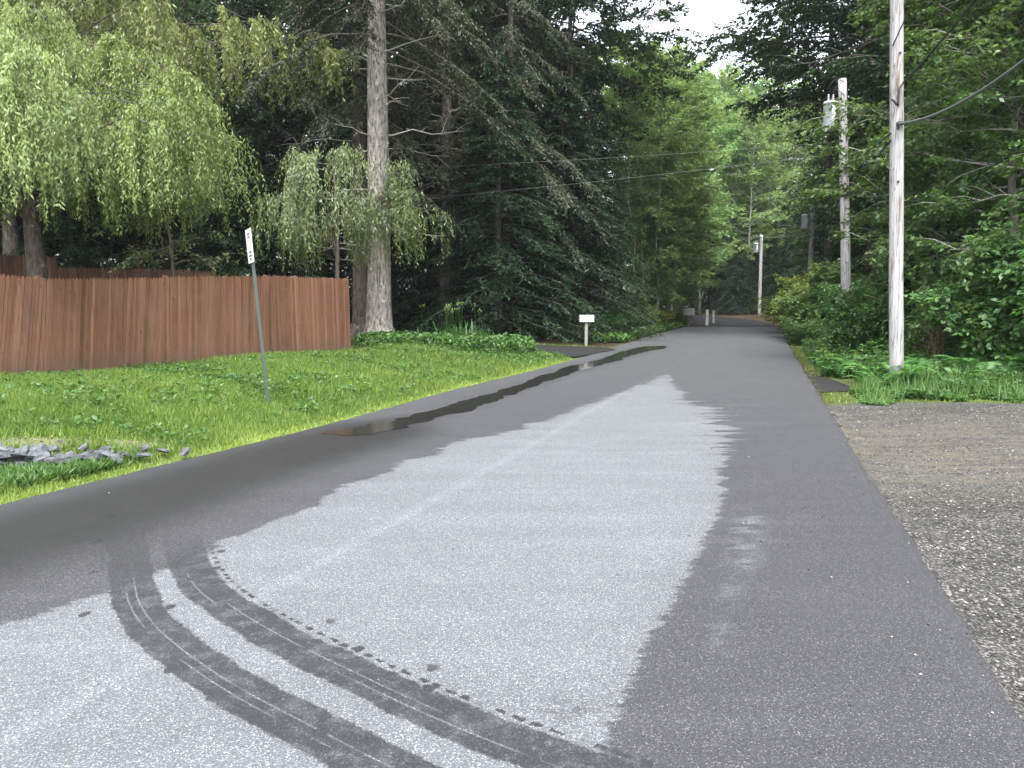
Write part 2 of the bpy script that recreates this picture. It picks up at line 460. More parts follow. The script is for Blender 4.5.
# ------------------------------------------------------------------ polygons to distance fields
def seg_dist(P, A, B):
    d = B - A; t = np.clip(((P - A) @ d) / (d @ d + 1e-12), 0, 1)
    return np.linalg.norm(P - (A + t[:, None] * d), axis=1)
def poly_sd(P, poly):                       # + inside
    poly = np.asarray(poly); n = len(poly)
    D = np.full(len(P), 1e9); ins = np.zeros(len(P), bool)
    for i in range(n):
        A, B = poly[i], poly[(i + 1) % n]
        D = np.minimum(D, seg_dist(P, A, B))
        c = ((A[1] > P[:, 1]) != (B[1] > P[:, 1])) & (P[:, 0] < (B[0] - A[0]) * (P[:, 1] - A[1]) / (B[1] - A[1] + 1e-12) + A[0])
        ins ^= c
    return np.where(ins, D, -D)
def catmull(P, n=12):
    P = np.asarray(P, float); Q = np.vstack([2 * P[0] - P[1], P, 2 * P[-1] - P[-2]])
    out = []
    for i in range(1, len(Q) - 2):
        for t in np.arange(n) / n:
            a, b, c, d = Q[i - 1], Q[i], Q[i + 1], Q[i + 2]
            out.append(0.5 * (2 * b + (c - a) * t + (2 * a - 5 * b + 4 * c - d) * t * t + (3 * b - a - 3 * c + d) * t ** 3))
    out.append(Q[-2]); return np.array(out)
def line_ts(P, C):
    best = np.full(len(P), 1e9); T = np.zeros(len(P)); S = np.zeros(len(P)); acc = 0.0
    for A, B in zip(C[:-1], C[1:]):
        d = B - A; L = np.hypot(*d)
        if L < 1e-9: continue
        u = d / L; r = P - A
        t = np.clip(r @ u, 0, L); q = A + t[:, None] * u
        dist = np.linalg.norm(P - q, axis=1)
        side = np.sign(u[0] * r[:, 1] - u[1] * r[:, 0])
        m = dist < best
        best = np.where(m, dist, best); T = np.where(m, dist * side, T); S = np.where(m, acc + t, S)
        acc += L
    return T, S, acc

def gpoly(pts, z=0.0): return np.array([G(px, py, z)[:2] for px, py in pts])

DRY = gpoly([(668, 374), (676, 386), (690, 400), (706, 410), (722, 416), (728, 435), (722, 470), (722, 500), (714, 522), (700, 550), (690, 572), (672, 600),
             (655, 630), (640, 655), (626, 690), (611, 720), (594, 757), (560, 850), (-900, 900), (-420, 740), (-150, 672), (0, 626), (40, 614), (75, 602), (110, 592), (150, 575), (176, 566),
             (214, 548), (222, 540), (255, 530), (298, 512), (316, 505), (330, 491), (370, 478), (400, 463), (440, 450), (470, 440), (520, 429), (560, 414), (600, 401), (640, 385)])
DRY2 = gpoly([(728, 333.5), (770, 332), (782, 328.2), (750, 327), (716, 328.3)])
GUT = gpoly([(-400, 690), (-100, 618), (60, 562), (160, 528), (300, 476), (430, 434), (420, 416), (330, 424), (250, 444), (150, 472), (0, 512), (-400, 620)])
STAIN = gpoly([(545, 700), (600, 695), (612, 715), (560, 730), (530, 718)])
BLOT = gpoly([(735, 505), (770, 515), (765, 560), (745, 590), (735, 640), (700, 700), (690, 690), (715, 600), (725, 540)])
T1 = catmull(gpoly([(120, 520), (128, 548), (131, 572), (136, 600), (152, 625), (181, 651), (218, 677), (257, 700), (297, 721), (337, 742), (378, 763), (430, 790), (520, 835)]))
T2 = catmull(gpoly([(180, 520), (185, 548), (190, 564), (203, 586), (230, 607), (262, 627), (301, 648), (342, 668), (386, 689), (430, 709), (488, 733), (548, 756), (600, 775), (700, 815)]))
S0, S1 = G(300, 575)[:2], G(646, 380)[:2]

PUDPX = [(322, 433), (352, 428), (386, 423), (417, 415), (456, 403), (495, 391.5), (529, 380.5), (567, 367.5), (602, 358.5), (632, 348.5), (650, 346.3), (667, 346), (661, 349), (640, 353), (629, 356), (617, 361), (597, 366), (560, 377.5), (528, 388.5), (505, 396.5), (480, 405), (429, 421), (390, 431.5), (350, 436)]
def road_mesh():
    ys = np.concatenate([np.arange(-8, 2.2, 0.3), np.arange(2.2, 10, 0.045), np.arange(10, 20, 0.1), np.arange(20, 47.2, 0.25), np.arange(47.2, 97, 1.0)])
    NX = 84
    u = np.linspace(0, 1, NX)
    xl, xr = LX(ys), RX(ys)
    # tiny wander of the pavement edge
    wob = lambda p: 0.006 * np.sin(ys * 5.1 + p) + 0.006 * np.sin(ys * 11.7 + 2 * p) + 0.008 * np.sin(ys * 1.3 + p)
    xl = xl + wob(0); xr = xr + wob(2)
    Xg = xl[:, None] + (xr - xl)[:, None] * u[None]
    Yg = np.repeat(ys[:, None], NX, 1)
    Zg = np.repeat(roadz(ys)[:, None], NX, 1)
    V = np.stack([Xg, Yg, Zg], -1).reshape(-1, 3)
    m = len(ys)
    i = np.arange(m - 1)[:, None] * NX; j = np.arange(NX - 1)[None]
    q = np.stack([i + j, i + j + 1, i + NX + j + 1, i + NX + j], -1).reshape(-1, 4)
    n0 = len(V)
    # skirts
    left = V.reshape(m, NX, 3)[:, 0] - [0.02, 0, 0.06]; right = V.reshape(m, NX, 3)[:, -1] + [0.02, 0, -0.06]
    k = np.arange(m - 1)
    ql = np.stack([k * NX, (k + 1) * NX, n0 + k + 1, n0 + k], -1)
    qr = np.stack([k * NX + NX - 1, n0 + m + k, n0 + m + k + 1, (k + 1) * NX + NX - 1], -1)
    Va = np.vstack([V, left, right])
    b = MB(); b.add(Va, np.vstack([q, ql, qr]))
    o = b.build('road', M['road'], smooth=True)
    P = Va[:, :2]
    def put(name, a):
        at_ = o.data.attributes.new(name, 'FLOAT', 'POINT'); at_.data.foreach_set('value', np.asarray(a, np.float32))
    sd = np.maximum(poly_sd(P, DRY), poly_sd(P, DRY2))
    put('dry', np.clip(sd, -1.5, 1.5))
    x, y = P[:, 0], P[:, 1]
    uu = (x - LX(y)) / (RX(y) - LX(y))
    rag = 0.045 + 0.34 * sstep(7.0, 8.3, y) * (1 - sstep(11, 13, y)) * sstep(0.5, 0.66, uu) + 0.17 * sstep(4.5, 8.5, y) * (1 - sstep(38, 41, y))
    put('rag', rag)
    put('gutter', 0.9 * sstep(-0.45, 0.42, poly_sd(P, GUT)))
    PUD = gpoly(PUDPX, 0.004); put('pmar', sstep(-0.30, 0.05, poly_sd(P, PUD)))
    put('stain', sstep(-0.05, 0.12, poly_sd(P, STAIN)))
    put('blotch', sstep(-0.03, 0.14, poly_sd(P, BLOT)))
    d = (S1 - S0) / np.hypot(*(S1 - S0))
    put('seam', np.clip(-(x - S0[0]) * d[1] + (y - S0[1]) * d[0], -1, 1))
    put('road_sheen', 0.6 * sstep(5, 30, y))  # strength of the painted sky sheen, growing with distance
    put('far', sstep(46.6, 47.6, y))  # mask of the far stretch that gets the painted tree shade
    dr = np.zeros(len(P))
    for k_, C in ((1, T1), (2, T2)):
        T, S, L = line_ts(P, C)
        put('t%d' % k_, np.clip(T, -1, 1)); put('s%d' % k_, S)
        put('on%d' % k_, sstep(0.15, 1.0, S))
        if k_ == 1:
            dr = np.maximum(dr, sstep(0.5, 0.3, np.abs(T)) if False else 1 - sstep(0.25, 0.5, np.abs(T)))
            put('lug1', sstep(0.6, 0.7, S) * (1 - sstep(1.0, 1.1, S)))
        else:
            put('lug2', sstep(0.5, 0.6, S))
            dr = np.maximum(dr, 1 - sstep(0.2, 0.4, np.abs(T)))
    put('drip', dr)
    tag(o, kind='structure')
    return o
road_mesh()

# puddle standing along the left side
pu = PUDPX
pc = catmull(gpoly(pu + pu[:1], 0.004), 10)[:-1]
_n = len(pc)
jit = np.convolve(np.tile(rng.normal(0, 1, _n), 3), np.ones(3) / 3, 'same')[_n:2 * _n]
pc = pc + np.stack([jit * 0.10, 0 * jit], 1)
bm_v = np.c_[pc, np.full(_n, 0.004)]
me = bpy.data.meshes.new('puddle'); me.from_pydata(bm_v.tolist(), [], [list(range(_n))]); me.materials.append(M['water'])
pud = bpy.data.objects.new('puddle', me); COL.objects.link(pud); tag(pud, kind='structure')

# ground sheet
def ax(lo, hi, f0, f1, step, far):
    a = [f0]
    s = step
    while a[-1] > lo: s = min(s * 1.25, far); a.append(a[-1] - s)
    b = list(np.arange(f0, f1, step)); s = step; b.append(f1)
    while b[-1] < hi: s = min(s * 1.25, far); b.append(b[-1] + s)
    return np.array(sorted(set(a + b)))
gx = ax(-420, 420, -16, 26, 0.3, 25); gy = ax(-60, 600, -2, 34, 0.3, 25)
XX, YY = np.meshgrid(gx, gy)
ZZ = gz(XX, YY)
V = np.stack([XX, YY, ZZ], -1).reshape(-1, 3)
m, n = XX.shape
i = np.arange(m - 1)[:, None] * n; j = np.arange(n - 1)[None]
gb = MB(); gb.add(V, np.stack([i + j, i + j + 1, i + n + j + 1, i + n + j], -1).reshape(-1, 4))
go = gb.build('ground', M['ground'], smooth=True); tag(go, kind='structure')
fd = (FB - FA) / np.hypot(*(FB - FA))
def behind_fence(x, y): return (x - FA[0]) * (-fd[1]) + (y - FA[1]) * fd[0]     # + behind
dl = (LX(V[:, 1]) - V[:, 0]) * .951
lawn = (dl > -0.2) * (1 - sstep(-0.3, 0.5, behind_fence(V[:, 0], V[:, 1])) * (1 - 0.8 * (V[:, 0] > -4.6))) * (1 - sstep(24, 27, V[:, 1]))
dr_ = (V[:, 0] - RX(V[:, 1]))
lawn = np.maximum(lawn, 0.5 * (dr_ > 0.2) * (dr_ < 6) * (V[:, 1] > 11.3) * (V[:, 1] < 40))
at_ = go.data.attributes.new('lawn', 'FLOAT', 'POINT'); at_.data.foreach_set('value', lawn.astype(np.float32))
def bare_at(x, y):
    d = ROCKB - ROCKA; L = np.hypot(*d); d = d / L
    q = (x - ROCKA[0]) * d[0] + (y - ROCKA[1]) * d[1]; w = -(x - ROCKA[0]) * d[1] + (y - ROCKA[1]) * d[0]
    return np.exp(-((w - .62) / .42) ** 2) * sstep(-.5, .2, q) * (1 - sstep(L * .8, L * 1.25, q))
at_ = go.data.attributes.new('bare', 'FLOAT', 'POINT'); at_.data.foreach_set('value', np.maximum(.7 * bare_at(V[:, 0], V[:, 1]), .7 * np.exp(-((dl - .03) / .12) ** 2)).astype(np.float32))

# sheets that follow the ground
def sheet(name, poly, mat, lift, step=0.2, kind='structure', zf=None):
    poly = np.asarray(poly)
    import bmesh
    me = bpy.data.meshes.new(name)
    bm = bmesh.new()
    vs = [bm.verts.new((p[0], p[1], 0)) for p in poly]
    f = bm.faces.new(vs)
    x0, y0 = poly.min(0); x1, y1 = poly.max(0)
    for k in np.arange(x0 + step, x1, step):
        bmesh.ops.bisect_plane(bm, geom=bm.verts[:] + bm.edges[:] + bm.faces[:], plane_co=(k, 0, 0), plane_no=(1, 0, 0))
    for k in np.arange(y0 + step, y1, step):
        bmesh.ops.bisect_plane(bm, geom=bm.verts[:] + bm.edges[:] + bm.faces[:], plane_co=(0, k, 0), plane_no=(0, 1, 0))
    for v in bm.verts: v.co.z = float((zf or gz)(v.co.x, v.co.y)) + lift
    bmesh.ops.recalc_face_normals(bm, faces=bm.faces[:])
    if sum(f.normal.z for f in bm.faces) < 0: bmesh.ops.reverse_faces(bm, faces=bm.faces[:])
    bm.to_mesh(me); bm.free(); me.materials.append(mat)
    o = bpy.data.objects.new(name, me); COL.objects.link(o); tag(o, kind=kind); return o
ylot = np.arange(-6, 11.6, 0.5)
lot = [(RX(y) - 0.02 if y > 2 else RX(y) - 0.02, y) for y in ylot]
lot += [(RX(11.6) + 0.8, 11.9), (6.9, 11.7), (9, 11.3), (13, 11.6), (22, 11.2), (22, -6)]
sheet('gravel_lot', lot, M['gravel'], 0.018, 0.3)
sheet('side_driveway', gpoly([(794, 368.5), (812, 370.5), (835, 377), (852, 384), (847, 387.5), (812, 388.8), (800, 381)]), M['drive'], 0.014, 0.1)
def gp0(px, py):
    p = G(px, py, .1)
    for _ in range(6): p = G(px, py, max(float(gz(p[0], p[1])), -.03) + .03)
    return p
dv = [gp0(*p)[:2] for p in [(574, 357.5), (545, 351.5), (520, 349), (470, 346.5), (420, 344.5), (420, 341), (470, 342), (530, 344), (606, 347.5), (616, 350)]]
sheet('driveway', dv, M['drive'], 0.045, 0.5, zf=lambda x, y: np.maximum(gz(x, y), -0.03))

# ------------------------------------------------------------------ foliage materials
M['lf_dark'] = leaf_mat('dark_leaf', (.016, .036, .015), (.036, .072, .030), (.068, .12, .048), trans=0.35, gloss=.02)
M['lf_mid'] = leaf_mat('mid_leaf', (.045, .085, .025), (.09, .165, .05), (.15, .24, .08), trans=0.4)
M['lf_light'] = leaf_mat('light_leaf', (.09, .155, .055), (.18, .275, .10), (.30, .40, .16), trans=0.45)
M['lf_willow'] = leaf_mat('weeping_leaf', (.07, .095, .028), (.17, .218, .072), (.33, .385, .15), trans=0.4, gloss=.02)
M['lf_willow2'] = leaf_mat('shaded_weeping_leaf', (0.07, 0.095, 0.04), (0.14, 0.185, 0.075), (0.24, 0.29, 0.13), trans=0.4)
M['lf_hem'] = leaf_mat('hemlock_needle', (.008, .018, .010), (.016, .034, .018), (.038, .072, .030), trans=0.2, gloss=0.015)
M['lf_spruce'] = leaf_mat('spruce_needle', (.022, .030, .019), (.044, .055, .034), (.08, .09, .055), trans=0.2, gloss=0.015)
M['lf_shrub'] = leaf_mat('shrub_leaf', (.04, .085, .025), (.08, .165, .05), (.15, .25, .08), trans=0.4)
M['lf_gold'] = leaf_mat('yellow_green_leaf', (0.09, 0.13, 0.03), (0.17, 0.235, 0.06), (0.28, 0.34, 0.1), trans=0.4)
M['lf_weed'] = leaf_mat('weed_leaf', (.03, .075, .018), (.07, .15, .035), (.15, .25, .07), trans=0.35)
M['lf_lily'] = leaf_mat('lily_leaf', (.025, .06, .014), (.045, .10, .022), (.08, .15, .04), trans=0.3)
M['grass'] = leaf_mat('grass_blade', (.06, .10, .016), (.125, .195, .036), (.27, .335, .085), trans=0.4, gloss=0.02)
M['bark_spruce'] = bark_mat('spruce_bark', (0.075, 0.066, 0.058), (0.33, 0.305, 0.275), (0.44, 0.44, 0.37))
M['bark_dark'] = bark_mat('dark_bark', (0.045, 0.038, 0.032), (0.13, 0.11, 0.095), (0.2, 0.2, 0.16))
M['bark_grey'] = bark_mat('grey_bark', (0.12, 0.115, 0.10), (0.32, 0.31, 0.27), (0.40, 0.42, 0.34))
M['bark_pale'] = bark_mat('pale_bark', (0.16, 0.17, 0.13), (0.36, 0.37, 0.30), (0.42, 0.43, 0.36))
M['twig_dead'] = plain('dead_twig', (0.27, 0.255, 0.23), 0.9, spec=0.1)
M['twig_brown'] = plain('brown_twig', (0.095, 0.07, 0.052), 0.9, spec=0.1)

# ------------------------------------------------------------------ plant generators
def norm(a): return a / (np.linalg.norm(a, axis=-1, keepdims=True) + 1e-9)

def spray_leaves(mb, r, B, D, Ln, nleaf, leafL, leafW, droop=0.3, clump=None, up=0.7, spread=1.0):
    """B,D,Ln: twig bases, directions, lengths -> leaves along each twig"""
    n = len(B)
    s = (np.arange(nleaf)[None] + r.random((n, nleaf))) / nleaf
    P = B[:, None] + D[:, None] * (s * Ln[:, None])[..., None] + r.normal(0, 0.035, (n, nleaf, 3)) * spread
    P[..., 2] -= (s ** 2) * Ln[:, None] * droop * 0.6
    side = norm(np.cross(D, np.array([0, 0, 1.0])))
    sg = np.where(np.arange(nleaf) % 2 == 0, 1, -1)[None, :, None]
    A = D[:, None] * 0.7 + side[:, None] * sg * 0.8 + r.normal(0, 0.35, (n, nleaf, 3))
    A[..., 2] -= droop
    N = np.array([0, 0, up]) + r.normal(0, 0.45, (n, nleaf, 3))
    cl = (r.random(n) if clump is None else clump)[:, None]
    val = np.clip(cl * 0.55 + 0.2 + r.normal(0, 0.16, (n, nleaf)), 0, 1)
    L = leafL * (0.65 + 0.7 * r.random((n, nleaf)))
    mb.leaves(P.reshape(-1, 3), A.reshape(-1, 3), N.reshape(-1, 3), L.ravel(), (L * leafW / leafL).ravel(), val.ravel())

def broadleaf(seed, H, cb, R, nl=46, nsec=7, ntw=5, nleaf=11, leaf=0.14, lw=0.09, prof=None, tr=0.2, lean=0.0, up=(5, 55), bare=0.2, wob=0.12, droop=0.3, tris_limb=True):
    r = np.random.default_rng(seed)
    tk, cr = MB(), MB()
    nz = 14
    zz = np.linspace(-0.1, H * 0.97, nz)
    cx = np.cumsum(r.normal(0, wob, nz)) * 0.6 + lean * zz; cy = np.cumsum(r.normal(0, wob, nz)) * 0.6
    cx -= cx[0]; cy -= cy[0]
    tp = np.stack([cx, cy, zz], 1)
    rad = tr * (1 - 0.93 * np.linspace(0, 1, nz)) ; rad[0] *= 1.5; rad[1] *= 1.05
    tk.tube(tp, rad, 9, rough=0.04)
    prof = prof or (lambda t: (0.45 + 0.55 * math.sin(PI * min(1, 0.15 + t * 0.75))) * (1 - 0.55 * max(0, t - 0.6) / 0.4))
    TB, TD, TL, TC = [], [], [], []
    for i in range(nl):
        t = (i + r.random()) / nl
        z = cb + (H - cb) * t ** 0.95 * 0.97
        b = np.array([np.interp(z, zz, cx), np.interp(z, zz, cy), z])
        az = i * 2.399 + r.normal(0, 0.35)
        el = math.radians(up[0] + (up[1] - up[0]) * t + r.normal(0, 9))
        Ln = R * prof(t) * (0.7 + 0.45 * r.random())
        d = np.array([math.cos(az) * math.cos(el), math.sin(az) * math.cos(el), math.sin(el)])
        q = np.linspace(0, 1, 6)
        pts = b + d * (q * Ln)[:, None]
        pts[:, 2] += -0.14 * Ln * q ** 2 + np.cumsum(r.normal(0, 0.03 * Ln, 6)) * (q > 0)
        pts[:, :2] += np.cumsum(r.normal(0, 0.03 * Ln, (6, 2)), 0) * (q > 0)[:, None]
        r0 = max(0.012, np.interp(z, zz, rad) * 0.45)
        tk.tube(pts, r0 * (1 - 0.85 * q), 5, cap=False)
        cl = r.random()
        for k in range(nsec):
            f = bare + (1 - bare) * (k + r.random()) / nsec
            p = np.array([np.interp(f, q, pts[:, c]) for c in range(3)])
            a2 = az + r.choice([-1, 1]) * r.uniform(0.35, 1.2)
            e2 = el * 0.5 + r.normal(0, 0.25)
            d2 = np.array([math.cos(a2) * math.cos(e2), math.sin(a2) * math.cos(e2), math.sin(e2)])
            L2 = Ln * (0.42 - 0.22 * f) * r.uniform(0.7, 1.3) + 0.25
            e = p + d2 * L2; mid = p + d2 * L2 * .5 + [0, 0, 0.03 * L2]
            e[2] -= 0.1 * L2
            tk.tube([p, mid, e], [r0 * .3 + .004, r0 * .2 + .003, .003], 3, cap=False)
            for w in range(ntw):
                g = (w + 0.6 * r.random() + .2) / ntw
                pb = p + (e - p) * g
                a3 = a2 + r.uniform(-1.1, 1.1); e3 = e2 + r.normal(-0.1, 0.3)
                TB.append(pb); TD.append([math.cos(a3) * math.cos(e3), math.sin(a3) * math.cos(e3), math.sin(e3)])
                TL.append(r.uniform(0.3, 0.65) * (0.7 + 0.06 * R)); TC.append(np.clip(cl * .6 + .4 * r.random(), 0, 1))
    spray_leaves(cr, r, np.array(TB), np.array(TD), np.array(TL), nleaf, leaf, lw, droop, np.array(TC))
    return tk, cr

def conifer(seed, H, R, cb=0.4, step=0.26, per=4, nl=12, leaf=0.13, lw=0.045, tr=0.17, rise=0.12, droop=0.35, power=0.8, gap=0.0):
    r = np.random.default_rng(seed)
    tk, cr = MB(), MB()
    zz = np.linspace(-0.1, H, 10)
    tk.tube(np.stack([np.cumsum(r.normal(0, .02, 10)), np.cumsum(r.normal(0, .02, 10)), zz], 1), tr * (1 - 0.95 * np.linspace(0, 1, 10)) + .005, 8, rough=.04)
    TB, TD, TL, TC = [], [], [], []
    z = cb; az0 = 0
    while z < H - 0.15:
        t = z / H
        for k in range(per):
            if r.random() < gap: continue
            az = az0 + k * 2 * PI / per + r.normal(0, 0.25)
            Ln = R * (1 - t) ** power * r.uniform(0.6, 1.12) + 0.12
            q = np.linspace(0, 1, 6)
            d = np.array([math.cos(az), math.sin(az)])
            pts = np.zeros((6, 3)); pts[:, :2] = d * (q * Ln)[:, None]
            pts[:, 2] = z + r.normal(0, .06) + Ln * (rise * q - droop * q ** 2.2)
            pts[1:, :2] += r.normal(0, .04 * Ln, (5, 2))
            tk.tube(pts, 0.006 + 0.02 * (1 - t) * (1 - q), 4, cap=False)
            ns = max(3, int(Ln / 0.15)); cl = r.random()
            for s in range(ns):
                f = 0.18 + 0.82 * (s + r.random() * .6) / ns
                p = np.array([np.interp(f, q, pts[:, c]) for c in range(3)])
                sd = 1 if s % 2 else -1
                a2 = az + sd * r.uniform(0.6, 1.0)
                L2 = min(0.75, 0.5 * Ln * (1.12 - f)) * r.uniform(.75, 1.2) + 0.12
                TB.append(p); TD.append([math.cos(a2) * .96, math.sin(a2) * .96, -0.22 + r.normal(0, .1)]); TL.append(L2); TC.append(np.clip(.25 * cl + .75 * f * r.uniform(.6, 1.0), 0, 1))
            TB.append(pts[-2]); TD.append(norm(pts[-1] - pts[-2])); TL.append(0.3); TC.append(0.9)
        z += step * r.uniform(0.8, 1.2) * (1 - 0.35 * t); az0 += 0.7
    spray_leaves(cr, r, np.array(TB), np.array(TD), np.array(TL), nl, leaf, lw, 0.25, np.array(TC), up=1.6, spread=0.5)
    return tk, cr

def weeping(seed, H, R, zlow, tr, nlimb=26, nstr=30, nleaf=42, leaf=0.10, lw=0.024, fork=2.2, arch=None, lean=(0, 0), mask=None, slope=1.0):
    r = np.random.default_rng(seed)
    tk, cr = MB(), MB()
    nz = 8
    zz = np.linspace(-.2, H * 0.8, nz)
    tp = np.stack([lean[0] * zz + np.cumsum(r.normal(0, .03, nz)), lean[1] * zz + np.cumsum(r.normal(0, .03, nz)), zz], 1)
    rad = tr * (1 - .75 * np.linspace(0, 1, nz)); rad[0] *= 1.35
    tk.tube(tp, rad, 10, rough=.04)
    SP, SD, SL, SC = [], [], [], []
    for i in range(nlimb):
        f0 = r.uniform(0.45, 1.0)
        b = np.array([np.interp(f0 * zz[-1], zz, tp[:, c]) for c in range(3)])
        az = i * 2.399 + r.normal(0, .2)
        Ln = R * (r.random() ** 0.5) * 0.95 + 0.15 * R
        top = H * (1 - 0.30 * slope * (Ln / R) ** 2) * r.uniform(.93, 1.0)
        q = np.linspace(0, 1, 8)
        pts = np.zeros((8, 3))
        pts[:, 0] = b[0] + math.cos(az) * Ln * q; pts[:, 1] = b[1] + math.sin(az) * Ln * q
        endz = H - 0.55 * (H - zlow) * (Ln / R) ** 1.6
        pk = max(top, b[2] + .2)
        pts[:, 2] = b[2] * (1 - q) ** 2 + 2 * (pk + 0.6) * q * (1 - q) + endz * q ** 2
        pts[1:] += r.normal(0, .05 * R, (7, 3)) * [1, 1, .5]
        tk.tube(pts, np.interp(f0 * zz[-1], zz, rad) * .28 * (1 - q) ** 1.5 + .006, 5, cap=False)
        nc = max(5, nstr // 10)
        cf = 0.22 + .78 * r.random(nc) ** .8; ca = az + r.normal(0, 1.0, nc); cv = r.random(nc); cl_ = r.uniform(.15, .95, nc)
        for s in range(nstr):
            c_ = r.integers(nc); f, a2, cl = cf[c_], ca[c_] + r.normal(0, .35), cv[c_]
            p = np.array([np.interp(f, q, pts[:, c]) for c in range(3)])
            off = r.random() * cl_[c_]
            p = p + [math.cos(ca[c_]) * off, math.sin(ca[c_]) * off, .12 * off - .35 * off ** 2] + r.normal(0, .07, 3)
            ln = min(p[2] - zlow - r.uniform(0, 1.2), r.uniform(.5, 2.3))
            if ln < .3: ln = .3
            SP.append(p); SD.append([math.cos(a2), math.sin(a2), 0]); SL.append(ln); SC.append(np.clip(cl * .5 + .5 * r.random(), 0, 1))
    SP, SD, SL, SC = map(np.array, (SP, SD, SL, SC))
    if mask is not None:
        k = mask(SP); SP, SD, SL, SC = SP[k], SD[k], SL[k], SC[k]
    n = len(SP)
    s = (np.arange(nleaf)[None] + r.random((n, nleaf))) / nleaf
    out = (0.10 + 0.30 * r.random(n))[:, None]
    P = SP[:, None] + SD[:, None] * (out * (1 - (1 - s) ** 2) * SL[:, None])[..., None]
    P[..., 2] += (SL[:, None] * (0.10 * np.sin(np.minimum(s * 5, PI)) - s))
    P += r.normal(0, .025, P.shape)
    # strand stems
    A = SD[:, None] * .15 + r.normal(0, .42, (n, nleaf, 3)); A[..., 2] = -0.85 + r.normal(0, .3, (n, nleaf))
    N = r.normal(0, .5, (n, nleaf, 3)) + norm(P - np.array([0, 0, zlow])) * .9; N[..., 2] += .3
    val = np.clip(SC[:, None] * .6 + .2 + r.normal(0, .09, (n, nleaf)), 0, 1)
    L = leaf * r.uniform(.6, 1.3, (n, nleaf))
    cr.leaves(P.reshape(-1, 3), A.reshape(-1, 3), N.reshape(-1, 3), L.ravel(), (L * lw / leaf).ravel(), val.ravel())
    return tk, cr

def shrub(seed, H, R, ns=60, nleaf=16, leaf=0.11, lw=0.06, flat=0.5, stems=9):
    r = np.random.default_rng(seed)
    tk, cr = MB(), MB()
    TB, TD, TL, TC = [], [], [], []
    for i in range(stems):
        az = i * 2.399; sp = R * r.uniform(.2, .9); h = H * r.uniform(.6, 1) * (1 - .35 * (sp / R) ** 2)
        q = np.linspace(0, 1, 6)
        pts = np.stack([math.cos(az) * sp * q ** 1.4, math.sin(az) * sp * q ** 1.4, h * q ** .85], 1) + np.r_[np.zeros((1, 3)), r.normal(0, .04 * R, (5, 3))]
        tk.tube(pts, .018 * (1 - .8 * q) * (1 + .2 * H), 4, cap=False)
        for s in range(ns):
            f = .1 + .9 * r.random() ** .8
            p = np.array([np.interp(f, q, pts[:, c]) for c in range(3)])
            a2 = r.uniform(0, 2 * PI); e2 = r.normal(.25, .35); L2 = R * .42 * (1.15 - .6 * f) * r.uniform(.5, 1.2)
            d2 = np.array([math.cos(a2) * math.cos(e2), math.sin(a2) * math.cos(e2), math.sin(e2)])
            e = p + d2 * L2
            if e[2] < .08: e[2] = .08
            if s % 3 == 0: tk.tube([p, e], [.006, .002], 3, cap=False)
            for w in range(2):
                g = r.uniform(.35, 1); a3 = a2 + r.uniform(-1, 1)
                TB.append(p + (e - p) * g); TD.append([math.cos(a3), math.sin(a3), r.normal(.05, .3)]); TL.append(r.uniform(.2, .42)); TC.append(r.random())
    spray_leaves(cr, r, np.array(TB), np.array(TD), np.array(TL), nleaf, leaf, lw, .3, np.array(TC), up=.9)
    return tk, cr

class Proto:
    """the first planting uses the built tree itself; later ones copy it and each of its parts"""
    def __init__(self, name, gen, bark, leaf, parts=('trunk', 'crown')):
        self.name, self.used = name, False
        self.root = empty(name)
        tk, cr = gen
        self.o = tk.build(parts[0], bark, self.root, smooth=True)
        cr.build(parts[1], leaf, self.root)
    def put(self, x, y, scale=1.0, rz=0.0, label=None, cat='tree', group=None, sz=None, leaf=None, dz=0.0, name=None, tilt=0.0):
        o = self.root if not self.used else copy_tree(self.root)
        self.used = True
        if name: o.name = name
        o.location = (x, y, float(gz(x, y)) - 0.05 + dz); o.rotation_euler = (0, tilt, rz)
        o.scale = (scale, scale, sz or scale)
        tag(o, label, cat, group)
        for c in o.children:
            if len(c.material_slots): c.material_slots[0].link = 'DATA'
        if leaf:                              # another leaf colour for this copy only
            for c in o.children:
                if c.name.startswith('crown') or c.name.startswith('foliage'):
                    c.material_slots[0].link = 'OBJECT'; c.material_slots[0].material = leaf
        return o

